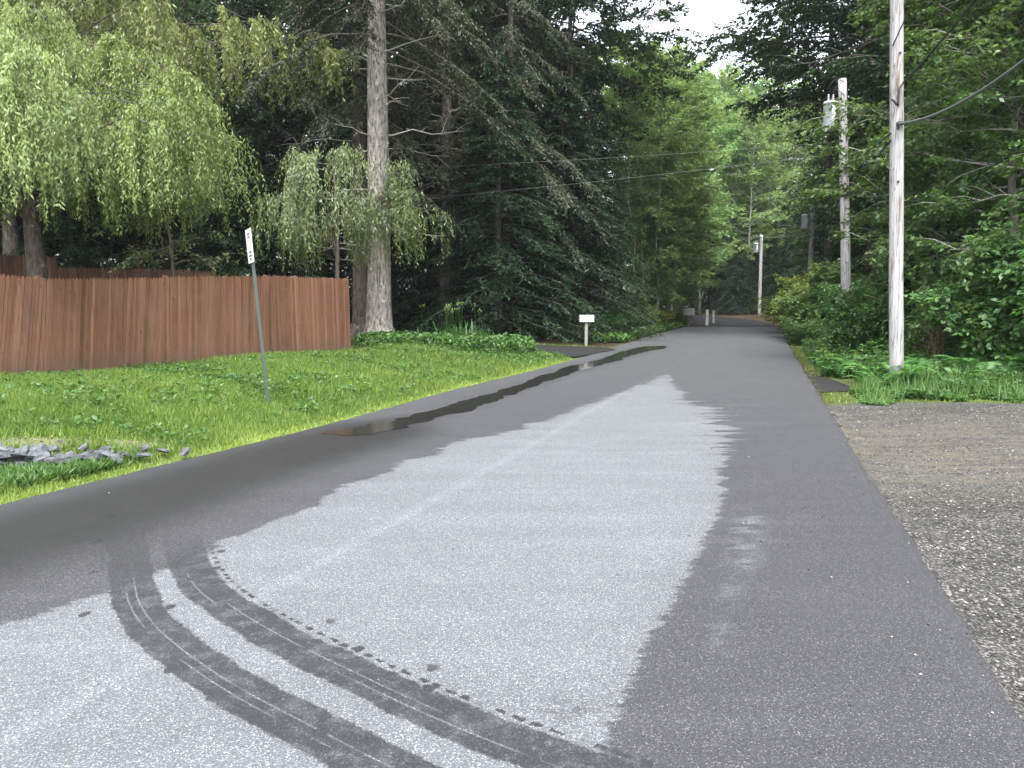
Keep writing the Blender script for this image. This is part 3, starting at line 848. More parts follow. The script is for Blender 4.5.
# ------------------------------------------------------------------ object materials
def m_fence(name, a, b, c_):
    t = NT(name)
    v = t.attr('val')
    ov = t.n('ShaderNodeVectorMath', operation='ADD'); t.l(t.coord((26, 26, 1.1)), ov.inputs[0])
    cb = t.n('ShaderNodeCombineXYZ'); t.l(t.math('MULTIPLY', v, 57.0), cb.inputs[2]); t.l(cb.outputs[0], ov.inputs[1])
    gr = t.noise(ov.outputs[0], 1.6, 6, 0.75)
    c = t.ramp(v, [(0.0, a), (0.5, b), (1.0, c_)])
    c = t.hsv(c, v=t.math('MULTIPLY_ADD', gr, 1.9, 0.05))
    bl = t.ss(t.noise(t.coord((1.4, 1.4, 0.9)), 1.3, 4, 0.6), 0.45, 0.75)
    c = t.mix(t.math('MULTIPLY', bl, 0.45), c, (0.15, 0.09, 0.06))
    kn = t.voro(t.coord((7, 7, 2.2)), 1.0)
    c = t.mix(t.math('MULTIPLY', t.math('SUBTRACT', 1.0, t.ss(kn, 0.05, 0.10)), 0.7), c, (0.04, 0.022, 0.016))
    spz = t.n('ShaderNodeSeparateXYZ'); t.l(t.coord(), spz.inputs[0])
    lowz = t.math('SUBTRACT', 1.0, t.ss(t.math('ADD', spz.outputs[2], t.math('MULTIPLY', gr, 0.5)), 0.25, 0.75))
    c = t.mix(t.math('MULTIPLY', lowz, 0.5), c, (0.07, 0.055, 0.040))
    return t.pbr(c, 0.85, spec=0.15, normal=t.bump(gr, 0.3, 0.004))
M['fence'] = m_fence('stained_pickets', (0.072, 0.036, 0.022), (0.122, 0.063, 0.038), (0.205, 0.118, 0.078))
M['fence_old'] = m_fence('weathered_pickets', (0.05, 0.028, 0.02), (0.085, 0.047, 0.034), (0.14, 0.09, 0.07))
def m_pole():
    t = NT('weathered_pole_wood')
    gr = t.noise(t.coord((30, 30, 0.8)), 1.5, 6, 0.75)
    st = t.noise(t.coord((4, 4, 0.5)), 1.2, 4, 0.7)
    c = t.ramp(gr, [(0.32, (0.11, 0.10, 0.095)), (0.45, (0.29, 0.285, 0.285)), (0.75, (0.43, 0.43, 0.445))])
    c = t.mix(t.ss(st, 0.56, 0.70), c, (0.13, 0.095, 0.075))
    ck = t.math('ABSOLUTE', t.math('SUBTRACT', t.noise(t.coord((17, 17, 0.45)), 1.0, 3, 0.6), 0.5))
    c = t.mix(t.math('MULTIPLY', t.math('SUBTRACT', 1.0, t.ss(ck, 0.006, 0.022)), 0.75), c, (0.05, 0.043, 0.04))
    return t.pbr(c, 0.85, spec=0.2, normal=t.bump(gr, 0.6, 0.01))
M['pole'] = m_pole()
M['can'] = plain('transformer_paint', (0.52, 0.555, 0.60), 0.35, 0.0, 0.1)
M['steel'] = plain('galvanised_steel', (0.45, 0.45, 0.46), 0.45, 0.7, 0.2)
M['cable'] = plain('cable_black', (0.02, 0.02, 0.022), 0.5, 0.0, 0.1)
M['cable_grey'] = plain('cable_grey', (0.085, 0.09, 0.09), 0.5, 0.0, 0.1)
M['black'] = plain('black_fitting', (0.025, 0.025, 0.025), 0.5)
M['white'] = plain('white_paint', (0.66, 0.66, 0.66), 0.4, 0, 0.06)
M['white_dim'] = plain('dull_white_paint', (0.55, 0.56, 0.55), 0.5, 0, 0.1)
M['ink'] = plain('black_ink', (0.03, 0.03, 0.035), 0.5)
M['red_ink'] = plain('faded_red_ink', (0.55, 0.22, 0.22), 0.5)
M['post_green'] = plain('green_post_paint', (0.075, 0.10, 0.085), 0.5, 0.2, 0.35, 14)
M['post_wood'] = plain('grey_post_wood', (0.22, 0.21, 0.19), 0.9, 0, 0.3)
M['porcelain'] = plain('porcelain', (0.35, 0.33, 0.32), 0.2, 0, 0.1)
def m_rock():
    t = NT('slate_rock')
    n = t.noise(t.coord((3, 3, 9)), 4, 6, 0.7)
    r = t.n('ShaderNodeObjectInfo').outputs['Random']
    c = t.ramp(n, [(0.3, (0.0204, 0.0218, 0.0245)), (0.6, (0.0578, 0.0612, 0.0666)), (0.8, (0.1292, 0.1326, 0.1394))])
    c = t.hsv(c, v=t.math('MULTIPLY_ADD', r, 1.6, 0.8))
    return t.pbr(c, 0.8, spec=0.3, normal=t.bump(n, 0.8, 0.02))
M['rock'] = m_rock()

def leaf_off(name): return M[name]

# ------------------------------------------------------------------ fences
def fence(name, A, B, panels, H, mat, label, lean0, lean1, pw=0.064, behind=1, rails_front=False, zfun=None, drop=None):
    A = np.asarray(A, float); B = np.asarray(B, float)
    L = np.hypot(*(B - A)); d = (B - A) / L; nrm = np.array([-d[1], d[0]]) * behind
    root = empty(name, (A[0], A[1], float(gz(*A))))
    o0 = np.array([A[0], A[1], float(gz(*A))])
    pl = L / panels
    for p in range(panels):
        mb = MB(); rl = MB()
        s0, s1 = p * pl, (p + 1) * pl
        zt = H + rng.normal(0, .02) - (drop or (lambda s: 0))((s0 + s1) / 2)
        k = int(pl / pw)
        ln = lean0 + (lean1 - lean0) * (p / max(1, panels - 1)) + rng.normal(0, .008)
        off = rng.normal(0, .012)
        g0, g1 = [float(gz(*(A + d * s))) for s in (s0, s1)]
        for i in range(k):
            s = s0 + (i + .5) * pl / k
            g = float(gz(*(A + d * s))) + .02
            top = (g0 + (g1 - g0) * (i + .5) / k) + zt + rng.normal(0, .007)
            w = pl / k * rng.uniform(.94, 1.03) / 2
            th = .016 + rng.uniform(0, .004)
            yy = off + (.0015 if i % 2 else -.0015) + rng.uniform(-.0006, .0006) + (rng.random() < .12) * .008
            pr = np.array([[-w, g], [w, g], [w, top - .062], [w * .16, top], [-w * .16, top], [-w, top - .062]])
            sh = (pr[:, 1] - g) * ln
            tilt = rng.normal(0, .003)
            V = []
            for y in (yy - th / 2, yy + th / 2):
                for (a, z), q in zip(pr, sh):
                    xy = A + d * (s + a + q + tilt * (z - g)) + nrm * y
                    V.append([xy[0], xy[1], z])
            V = np.array(V) - o0
            val = np.clip(rng.normal(.46, .13) + (rng.random() < .08) * .3 - (rng.random() < .05) * .35, 0, 1)
            q = [[0, 1, 2, 5], [5, 2, 3, 4], [11, 8, 7, 6], [10, 9, 8, 11]]
            q += [[a, a + 6, (a + 1) % 6 + 6, (a + 1) % 6] for a in range(6)]
            mb.add(V, q, val=val)
        pan = mb.build('fence_panel', mat, root)
        for h in (.28, .95, 1.55):
            a = A + d * (s0 + .03 + h * ln) + nrm * .045; b = A + d * (s1 - .03 + h * ln) + nrm * .045
            rl.tube([[a[0], a[1], g0 + h * H / 1.85], [b[0], b[1], g1 + h * H / 1.85]] - o0, .03, 4)
        rl.build('rail', mat, pan)
    for p in range(panels + 1):
        s = min(p * pl, L - .05)
        c = A + d * s + nrm * .12; g = float(gz(*c))
        ln = lean0 + (lean1 - lean0) * (p / panels)
        mb = MB()
        R = np.array([[d[0], nrm[0], 0], [d[1], nrm[1], 0], [0, 0, 1.0]]) @ roty(ln * .9)
        mb.bevel_box(np.array([c[0], c[1], g + (H + .0) / 2]) + np.array([d[0], d[1], 0]) * ln * H / 2 - o0, (.09, .09, H + .06), .015, R, val=.5)
        mb.build('fence_post', mat, root)
    tag(root, label, 'fence')
    return root
ext = FA - fd * 4.6
front = fence('picket_fence', ext, FB, 5, 1.92, M['fence'], 'long reddish brown stockade fence with leaning pointed pickets along the lawn', .17, .0)
# short return at the near end of the front fence and a second fence beyond the yard
n2 = np.array([-fd[1], fd[0]])
fence('picket_fence', FB + n2 * .10 + fd * 0.02, FB + n2 * 4.4 - fd * .3, 2, 1.80, M['fence_old'], 'short dark fence running back from the right end of the brown stockade fence', 0, 0)
BA = at(-130, 262, 19.0)[:2]; BB = at(215, 262, 22.0)[:2]
fence('picket_fence', BA, BB, 4, 2.35, M['fence_old'], 'weathered dark picket fence across the back of the yard behind the brown fence', .0, .0, drop=lambda s: .20 * (s > 3.6))

# ------------------------------------------------------------------ leaning sign post
b = G(268, 404, float(gz(*G(268, 404)[:2])))
top = at(249, 229, b[1] + .05)
sp = empty('no_parking_sign', tuple(b))
ax_ = norm(top - b); Ls = np.linalg.norm(top - b)
yv = norm(np.cross(np.array([math.cos(math.radians(72)), math.sin(math.radians(72)), 0]), ax_)); xv = np.cross(ax_, yv)
# local frame: width along wv (seen almost edge-on), face normal fv
wv = norm(np.array([math.cos(math.radians(-57.5)), math.sin(math.radians(-57.5)), 0]) * 1.0)
wv = norm(wv - ax_ * (wv @ ax_)); fv = np.cross(wv, ax_)
if fv @ (CAM - b) < 0: fv = -fv; 
Rm = np.stack([wv, fv, ax_], 1)
mb = MB()
uch = [(-.03, .0), (-.03, .012), (-.016, .012), (-.012, -.014), (.012, -.014), (.016, .012), (.03, .012), (.03, .0)]
uch = [(-.034, .010), (-.018, .010), (-.012, -.016), (.012, -.016), (.018, .010), (.034, .010), (.034, .004), (.022, .004), (.016, -.022), (-.016, -.022), (-.022, .004), (-.034, .004)]
V0 = [wv * a + fv * c for a, c in uch]
nU = len(uch)
VV = np.array([v + ax_ * -.15 for v in V0] + [v + ax_ * (Ls - .02) for v in V0])
mb.add(VV, [[k, (k + 1) % nU, (k + 1) % nU + nU, k + nU] for k in range(nU)])
mb.build('post', M['post_green'], sp)
mb = MB(); mb.bevel_box(ax_ * (Ls - .235) + fv * .016, (.305, .005, .47), .0018, Rm); plate = mb.build('sign_plate', M['white'], sp)
mb = MB()                                    # unreadable rows of small black lettering, as in the photo
def face(cx, cz, w, h): mb.box(ax_ * (Ls - .235 + cz) + wv * cx + fv * .0195, (w, .0012, h), Rm)
for cz, ws in ((.165, (.05, .05)), (.120, (.05, .05)), (-.085, (.04, .03, .05)), (-.135, (.04, .05, .03)), (-.185, (.05, .04))):
    tot = sum(ws) + .02 * (len(ws) - 1); xx = -tot / 2
    for w in ws: face(xx + w / 2, cz, w, .032); xx += w + .02
mb.build('lettering', M['ink'], plate)
mb = MB()
for k in range(24):
    a = k * 2 * PI / 24; R2 = Rm @ roty(0)
    c = wv * math.cos(a) * .055 + ax_ * math.sin(a) * .055
    tv = -wv * math.sin(a) + ax_ * math.cos(a); rv = wv * math.cos(a) + ax_ * math.sin(a)
    mb.box(ax_ * (Ls - .235 + .025) + c + fv * .0195, (.016, .0012, .018), np.stack([rv, fv, tv], 1))
mb.box(ax_ * (Ls - .235 + .025) + fv * .0198, (.012, .0012, .11), np.stack([norm(wv + ax_), fv, norm(ax_ - wv)], 1))
mb.build('symbol', M['red_ink'], plate)
for z in (.04, .44):
    mb = MB(); mb.tube([ax_ * (Ls - z) + fv * .018, ax_ * (Ls - z) + fv * .026], .008, 6); mb.build('bolt', M['steel'], plate)
tag(sp, 'narrow white sign with a red symbol on a leaning green metal post in the lawn', 'sign')

# ------------------------------------------------------------------ rocks of the low border
def rock_bm(seed, s):
    r = np.random.default_rng(seed)
    import bmesh
    bm = bmesh.new(); bmesh.ops.create_icosphere(bm, subdivisions=2, radius=1)
    pl = [(norm(r.normal(0, 1, 3)), r.uniform(.35, .75)) for _ in range(14)]
    for v in bm.verts:
        p = np.array(v.co)
        for nn, dd in pl:
            e = p @ nn - dd
            if e > 0: p = p - nn * e
        v.co = Vector(p * s * 0.62)
    me = bpy.data.meshes.new('rock'); bm.to_mesh(me); bm.free(); me.materials.append(M['rock'])
    return me
rk = [rock_bm(50 + k, np.array(s)) for k, s in enumerate([(.25, .17, .085), (.2, .15, .10), (.31, .18, .07), (.15, .12, .095), (.22, .15, .065)])]
for k in range(84):
    f = (k / 33.0 if k % 2 or k < 22 else rng.uniform(0, .6)) if k < 34 else rng.uniform(0, .62)
    p = ROCKA + (ROCKB - ROCKA) * f + rng.normal(0, .07, 2)
    if 0.62 < f < 0.86 and k % 3: p = p + [.0, .1]
    o = bpy.data.objects.new('rock', rk[k % 5]); COL.objects.link(o)
    s = rng.uniform(.8, 1.25) * (1.1 - .45 * f)
    lay = 0 if k < 34 else (.07 if k < 62 else .13)
    o.location = (p[0], p[1], float(gz(*p)) + .085 + lay * (1 - f)); o.rotation_euler = (rng.normal(0, .25), rng.normal(0, .25), rng.uniform(-.5, .5) + .45)
    o.scale = (s, s, s)
    tag(o, 'grey slate rock in the low rubble row between the lawn and the wet road', 'rock', 'rocks of the low rubble border')

# ------------------------------------------------------------------ mailbox by the driveway
def mailbox(name, base, H, label, yaw, mats, size=(.24, .5, .25), flag=True, mark=True):
    root = empty(name, tuple(base), yaw)
    mb = MB(); mb.bevel_box((0, 0, H / 2 - .1), (.1, .1, H + .2), .01); mb.build('post', M['post_wood'], root)
    mb = MB(); mb.bevel_box((0.02, 0, H + .015), (size[1] * .82, size[0] * .8, .03), .006)
    mb.tube([(.0, 0, H - .22), (.16, 0, H)], .02, 4); mb.build('shelf', M['post_wood'], root)
    w, l, h = size
    n = 10
    pr = [(-w / 2, 0), (-w / 2, h - w / 2 * .35)] + [(-math.cos(a) * w / 2, h - w / 2 * .35 + math.sin(a) * w / 2 * .35) for a in np.linspace(0, PI, n)[1:-1]] + [(w / 2, h - w / 2 * .35), (w / 2, 0)]
    m_ = len(pr)
    V = np.array([[x, y, z + H + .032] for x in (-l / 2, l / 2) for (y, z) in pr])
    mb = MB(); mb.add(V, [[k, (k + 1) % m_, (k + 1) % m_ + m_, k + m_] for k in range(m_)])
    for s, o_ in ((0, 1), (m_, -1)):
        ii = list(range(m_))
        mb.add(V[s:s + m_], None, [[0, a + 1, a] if o_ > 0 else [0, a, a + 1] for a in range(1, m_ - 1)])
    box = mb.build('box', mats, root)
    mb = MB(); V2 = (V[m_:] - [0, 0, H + .032 + h / 2]) * [1, 1.05, 1.04] + [.012, 0, H + .032 + h / 2]
    V3 = V2 - [.02, 0, 0]
    mb.add(np.vstack([V3, V2]), [[k, (k + 1) % m_, (k + 1) % m_ + m_, k + m_] for k in range(m_)], [[m_, m_ + a, m_ + a + 1] for a in range(1, m_ - 1)])
    dr = mb.build('door', mats, root)
    mb = MB(); mb.box((l / 2 + .02, 0, H + h * .85), (.02, .05, .03)); mb.build('handle', M['steel'], dr)
    if mark:
        mb = MB()
        for dx, dz, a, c in ((-.03, .0, .016, .07), (.0, .025, .045, .016), (.02, .0, .016, .05), (.0, -.025, .045, .014)):
            mb.box((dx - .02, -w / 2 - .002, H + h * .52 + dz), (a, .002, c))
        mb.build('number', M['ink'], box)
    if flag:
        mb = MB(); mb.box((l / 2 - .02 + .16, w / 2 + .01, H + .06), (.34, .006, .025)); mb.build('flag', M['white_dim'], root)
    tag(root, label, 'mailbox')
    return root
bz = G(586, 346, float(gz(*G(586, 346)[:2])))
mailbox('mailbox', bz, float(at(586, 322.5, bz[1])[2] - bz[2]), 'white mailbox with a small dark mark on a grey wooden post by the driveway', math.radians(4), M['white'], (.22, .47, .22), False)
f1 = at(692, 318, 52.0); f1[0] -= .2; f1[2] = float(gz(f1[0], f1[1]))
mailbox('mailbox', f1, 0.72, 'dull pale mailbox far down the road at the left edge', math.radians(8), M['white_dim'], (.36, .62, .46), False, False)
def marker(name, px, py, Y, h, w, mat, label, capm=None):
    p = at(px, py, Y); p[2] = float(gz(p[0], p[1]))
    root = empty(name, tuple(p))
    mb = MB(); mb.bevel_box((0, 0, h / 2 - .1), (w, w * .7, h + .2), .012); mb.build('post', mat, root)
    mb = MB(); mb.bevel_box((0, 0, h + .02), (w * 1.2, w * .9, .05), .01); mb.build('cap', capm or mat, root)
    mb = MB(); mb.box((0, -w * .36, h * .6), (w * .7, .01, .12)); mb.build('reflector', M['steel'], root)
    tag(root, label, 'post'); return root
marker('white_post', 707, 317, 58, 1.15, .19, M['white'], 'bright white post far down the road before the bend')
marker('grey_post', 713.5, 313, 63, 1.0, .17, M['post_wood'], 'thin grey post far down the road right of the white post')
p = G(519.5, 341, 0.1); p[2] = float(gz(p[0], p[1]))
root = empty('stake', tuple(p)); mb = MB(); mb.tube([(0, 0, -.1), (.02, 0, .4), (.05, 0, .72)], [.018, .016, .013], 6, rough=.1); mb.build('shaft', M['twig_dead'], root)
mb = MB(); mb.tube([(.05, 0, .72), (.052, 0, .75)], [.017, .012], 6); mb.build('tip', M['twig_brown'], root)
tag(root, 'thin upright wooden stake in the verge left of the white mailbox', 'stake')

# ------------------------------------------------------------------ utility poles and wires
def pole(base, topxy, H, r0, r1, label, can=None, cansize=(.22, .62), hardware=(), tagz=None):
    root = empty('utility_pole', tuple(base))
    n = 16; z = np.linspace(-.3, H, n)
    q = z / H
    pts = np.stack([topxy[0] * q + rng.normal(0, .004, n), topxy[1] * q, z], 1)
    mb = MB(); mb.tube(pts, r0 + (r1 - r0) * np.clip(q, 0, 1), 16, rough=.012)
    mb.build('shaft', M['pole'], root, smooth=True)
    P = lambda zz: np.array([topxy[0] * zz / H, topxy[1] * zz / H, zz])
    if can:
        zc, side, fwd = can
        c = P(zc); R_, h = cansize
        rad = r0 + (r1 - r0) * zc / H
        cc = c + np.array([side * (rad + R_ + .10), fwd, 0])
        mb = MB()
        prof = [(0, R_ * .9), (.03, R_), (h - .05, R_), (h - .045, R_ * 1.05), (h - .01, R_ * 1.05), (h + .01, R_ * .95), (h + .04, R_ * .5)]
        mb.tube([cc + [0, 0, a - h / 2] for a, _ in prof], [b_ for _, b_ in prof], 20)
        t_ = mb.build('transformer', M['can'], root, smooth=True)
        for dz in (-.18, .16):
            mb = MB(); mb.box((c + cc) / 2 + [0, -fwd * .3, dz], (abs(cc[0] - c[0]) * .8, .07, .05)); mb.build('bracket', M['steel'], t_)
        for dx in (-.07, .07):
            mb = MB(); bb = cc + [dx, 0, h / 2 + .03]
            for k in range(4): mb.tube([bb + [0, 0, k * .05], bb + [0, 0, k * .05 + .02], bb + [0, 0, k * .05 + .045]], [.02, .038, .02], 8)
            mb.build('bushing', M['porcelain'], t_)
        mb = MB(); b0 = cc + [-.07, 0, h / 2 + .25]; e0 = P(min(H - .1, zc + 1.05)) + [0, -rad, 0]
        mb.tube([b0, b0 + [.0, 0, .22], (b0 + e0) / 2 + [-.05, 0, .25], e0], .008, 5)
        b1 = cc + [.07, 0, h / 2 + .25]; e1 = P(zc + .6) + [0, -rad, 0]
        mb.tube([b1, b1 + [.02, 0, .12], (b1 + e1) / 2 + [0, 0, .1], e1], .008, 5)
        mb.build('jumper', M['cable'], t_)
        mb = MB(); mb.box(cc + [0.02, -R_ - .004, .05], (.1, .012, h * .55)); mb.build('label_plate', M['white_dim'], t_)
    for zz in hardware:
        rad = r0 + (r1 - r0) * zz / H
        mb = MB(); c = P(zz) + [0, -rad - .03, 0]
        mb.bevel_box(c, (.13, .08, .05), .01); mb.tube([c + [-.05, -.02, 0], c + [-.05, -.02, -.11]], .03, 8); mb.tube([c + [.06, 0, .0], c + [.10, -.02, .06]], .012, 6)
        mb.build('clamp', M['black'], root)
    for k in range(3):
        zz = H * (.33 + .2 * k); rad = r0 + (r1 - r0) * zz / H
        mb = MB(); mb.tube([P(zz) + [(k - 1) * .03, -rad + .01, 0], P(zz) + [(k - 1) * .03, -rad - .02, 0]], .02, 8); mb.build('bolt', M['black'], root)
    if tagz:
        rad = r0 + (r1 - r0) * tagz / H
        mb = MB(); mb.box(P(tagz) + [0, -rad - .012, 0], (.2, .012, .38)); mb.build('number_plate', M['white'], root)
    tag(root, label, 'utility pole')
    return root
def gp(px, py, z0=.1):
    p = G(px, py, z0)
    for _ in range(4): p = G(px, py, float(gz(p[0], p[1])))
    return p
P1 = gp(896, 384); P1t = at(897, 0, P1[1])
k1 = 11.0; dx1 = (P1t[0] - P1[0]) * k1 / (P1t[2] - P1[2])
o1 = pole(P1, (dx1, 0), k1, .125, .10, 'nearest weathered grey utility pole with dark cables standing in ferns', hardware=(float(at(897, 125, P1[1])[2] - P1[2]),))
P2 = gp(847, 350); P2t = at(842.5, 79, P2[1])
pole(P2, (P2t[0] - P2[0], 0), P2t[2] - P2[2], .155, .12, 'second utility pole with a pale grey transformer on its left side', can=(float(at(832, 117, P2[1])[2] - P2[2]), -1, -.08), cansize=(.2, .82), hardware=(float(at(842, 195, P2[1])[2] - P2[2]), float(at(842, 168, P2[1])[2] - P2[2])))
Y3 = 47.0; P3 = at(809, 310, Y3); P3[2] = gz(P3[0], P3[1]); P3t = at(812.5, 207, Y3)
pole(P3, (P3t[0] - P3[0], 0), P3t[2] - P3[2], .16, .13, 'distant utility pole with a white transformer beside a pale forked trunk', can=(float(at(806, 222, Y3)[2] - P3[2]), -1, -.05), cansize=(.21, .8))
Y4 = 80.0; P4 = at(759.5, 310, Y4); P4[2] = gz(P4[0], P4[1]); P4t = at(761.5, 235, Y4)
pole(P4, (P4t[0] - P4[0], 0), P4t[2] - P4[2], .17, .15, 'farthest small utility pole with a white number plate at the bend of the road', can=(float(at(757, 248, Y4)[2] - P4[2]), -1, 0), cansize=(.26, .9), tagz=float(at(760, 302, Y4)[2] - P4[2]))

def wire(pts, r, sag, label, mat='cable', n=16):
    pts = [np.asarray(p, float) for p in pts]
    out = []
    for a, b_ in zip(pts[:-1], pts[1:]):
        t = np.linspace(0, 1, n)[:, None]
        seg = a + (b_ - a) * t; seg[:, 2] -= (4 * sag * t * (1 - t))[:, 0]
        out.append(seg if not out else seg[1:])
    mb = MB(); mb.tube(np.vstack(out), r, 6)
    o = mb.build('utility_wire', M[mat], smooth=True); tag(o, label, 'wire'); return o
y1, y2 = P1[1] - .17, P2[1] - .2
wire([at(898, 124, y1), at(950, 108, 12.0), at(1030, 56, 9.0), at(1300, -150, 5)], .022, .04, 'thick dark cable from the nearest pole rising to the right edge of the picture', 'cable_grey')
wire([at(892, 99, y1), at(898, 106, y1), at(899, 89, y1), at(903, 83, y1)], .018, 0.0, 'black cable loop hooked on the face of the nearest pole', n=6)
wire([at(903, 83, y1), at(940, 42, 12.6), at(975, 0, 11.4), at(1100, -150, 8)], .016, .02, 'black cable leaving the nearest pole loop upward to the right')
wire([at(891, 133, y1), at(842, 168, y2)], .014, .05, 'upper thin cable between the first and second poles')
wire([at(891, 140, y1), at(841, 195, y2)], .016, .05, 'lower thin cable between the first and second poles')
wire([at(940, -60, 13), at(893, 45, y1 + .1), at(855, 110, y2 + .4)], .012, .02, 'thin overhead wire passing behind the nearest pole to the transformer pole')
wire([at(841, 195, y2), at(812, 240, Y3 - .2)], .022, .3, 'cable from the second pole down the road to the third pole')
wire([at(842, 170, y2), at(812, 228, Y3 - .2)], .02, .3, 'upper cable from the second pole to the third pole')
wire([at(811, 231, Y3 - .2), at(761, 237, Y4 - .2)], .03, .2, 'pale overhead wire between the two farthest poles', 'cable_grey')
wire([at(761, 237, Y4 - .2), at(690, 236, 96)], .03, .3, 'pale overhead wire leaving the farthest pole to the left', 'cable_grey')
wire([at(842, 142, y2), at(300, 172, 27.5)], .0045, .10, 'upper thin wire crossing in front of the dark evergreens', 'cable_grey')
wire([at(842, 153, y2), at(300, 209, 27.2)], .005, .10, 'lower thin wire crossing in front of the dark evergreens', 'cable_grey')

# ------------------------------------------------------------------ trees: the single ones first
def at_px(px, Y): 
    x = X(px, Y); return x, Y
def single(name, gen, bark, leaf, px, Y, label, cat='tree', rz=0, dz=0, parts=('trunk', 'crown'), scale=1.0):
    pr = Proto(name, gen, M[bark], M[leaf], parts)
    x, y = at_px(px, Y)
    return pr.put(x, y, scale, rz, label, cat, dz=dz)
single('weeping_tree', weeping(11, 7.8, 4.7, 2.7, .27, nlimb=62, nstr=74, nleaf=64, leaf=.10, lw=.028, lean=(-.05, 0)), 'bark_dark', 'lf_willow', 42, 17.6,
       'bright yellow-green weeping tree drooping over the brown fence')
single('weeping_tree', weeping(12, 11.6, 10.2, 6.9, .33, nlimb=90, nstr=60, nleaf=44, leaf=.15, lw=.046, lean=(.0, 0)), 'bark_dark', 'lf_willow', 14, 25.5,
       'taller weeping tree at the top left with hanging strands above the bright one')
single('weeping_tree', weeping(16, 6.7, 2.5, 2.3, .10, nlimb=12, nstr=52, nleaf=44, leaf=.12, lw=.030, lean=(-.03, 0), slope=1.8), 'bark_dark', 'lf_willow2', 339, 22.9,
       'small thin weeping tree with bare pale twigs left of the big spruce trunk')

def spruce(seed, H, r0, z0=2.0, live=7.0, Rl=4.6, per=5, live_den=1.0, flare=1.7, dead=34):
    """trunk with flared foot; dead pale branches low down, drooping live sprays higher"""
    r = np.random.default_rng(seed)
    tk, dd, cr = MB(), MB(), MB(); dd.limb = MB()
    zz = np.array([-.3, 0, .25, .6, 1.2, 2.5, 5, 8, 12, 16, H])
    rr = np.array([flare * 1.15, flare, 1.45, 1.22, 1.08, 1.0, .92, .82, .62, .4, .05]) * r0
    tk.tube(np.stack([.01 * zz, 0 * zz, zz], 1), rr, 18, rough=.035)
    for k in range(5):
        a = k * 1.26 + .4
        tk.tube([[math.cos(a) * r0 * .8, math.sin(a) * r0 * .8, .55], [math.cos(a) * r0 * 1.5, math.sin(a) * r0 * 1.5, .12], [math.cos(a) * r0 * 2.4, math.sin(a) * r0 * 2.4, -.12]], [.16, .13, .06], 7)
    for k in range(dead):
        z = z0 + (live + 4.5 - z0) * r.random() ** .8; az = r.uniform(0, 2 * PI); L = r.uniform(.8, 3.0)
        q = np.linspace(0, 1, 6); d = np.array([math.cos(az), math.sin(az), r.uniform(-.25, .12)])
        pts = np.array([0, 0, z]) + d * (q * L)[:, None] + np.r_[np.zeros((1, 3)), np.cumsum(r.normal(0, .05 * L, (5, 3)), 0) * [.5, .5, .5]]
        dd.tube(pts, .026 * (1 - .8 * q), 5, cap=False)
        for m_ in range(4):
            f = r.uniform(.3, .95); p = np.array([np.interp(f, q, pts[:, c]) for c in range(3)])
            e = p + norm(d + r.normal(0, .6, 3)) * L * r.uniform(.12, .3)
            dd.tube([p, (p + e) / 2 + r.normal(0, .03, 3), e], [.009, .007, .003], 3, cap=False)
    TB, TD, TL, TC = [], [], [], []
    z = live
    while z < H - .3:
        for k in range(per):
            if r.random() > live_den: continue
            az = r.uniform(0, 2 * PI); L = Rl * (1 - .75 * (z - live) / (H - live)) * r.uniform(.55, 1.1)
            q = np.linspace(0, 1, 7); pts = np.zeros((7, 3))
            pts[:, 0] = math.cos(az) * q * L; pts[:, 1] = math.sin(az) * q * L
            pts[:, 2] = z + L * (.05 * q - .62 * q ** 1.7)
            pts[1:] += r.normal(0, .05, (6, 3))
            dd.limb.tube(pts, .03 * (1 - .85 * q) + .004, 5, cap=False)
            cl = r.random()
            for s in range(int(L * 13)):
                f = r.uniform(.35, 1); p = np.array([np.interp(f, q, pts[:, c]) for c in range(3)])
                a2 = az + r.choice([-1, 1]) * r.uniform(.4, 1.1)
                TB.append(p); TD.append([math.cos(a2), math.sin(a2), -.55 + r.normal(0, .15)]); TL.append(r.uniform(.35, .9)); TC.append(np.clip(cl * .6 + .4 * r.random(), 0, 1))
        z += .42
    spray_leaves(cr, r, np.array(TB), np.array(TD), np.array(TL), 18, .14, .045, .5, np.array(TC), up=1.2, spread=.6)
    return tk, dd, cr
def plant_spruce(gen, px, Y, label, bark='bark_spruce', name='spruce_tree', leaf='lf_spruce'):
    tk, dd, cr = gen
    x, y = at_px(px, Y)
    root = empty(name, (x, y, float(gz(x, y)) - .05))
    t = tk.build('trunk', M[bark], root, smooth=True)
    dd.build('dead_branches', M['twig_dead'], t, smooth=True); dd.limb.build('limb', M['bark_dark'], t, smooth=True)
    cr.build('crown', M[leaf], root)
    tag(root, label, 'tree'); return root
plant_spruce(spruce(21, 21, .36, 2.3, 8.6, 4.2, per=4, live_den=.7, dead=52), 379, 24.3, 'big spruce with a thick pale trunk and bare dead side branches beside the fence end')
plant_spruce(spruce(22, 19, .27, 2.5, 6.0, 3.4, per=3, dead=26), 361, 26.6, 'darker conifer trunk standing close behind the left side of the big spruce', 'bark_dark')
plant_spruce(spruce(23, 20, .24, 3, 5.5, 4.0, per=4, dead=30), 446, 30.5, 'tall spruce with a brown trunk right of the big pale spruce', 'bark_dark')
plant_spruce(spruce(24, 20, .17, 3, 5.0, 4.2, per=4, dead=20), 508, 31.5, 'slender spruce rising above the dark hemlocks with drooping grey-green boughs', 'bark_dark')

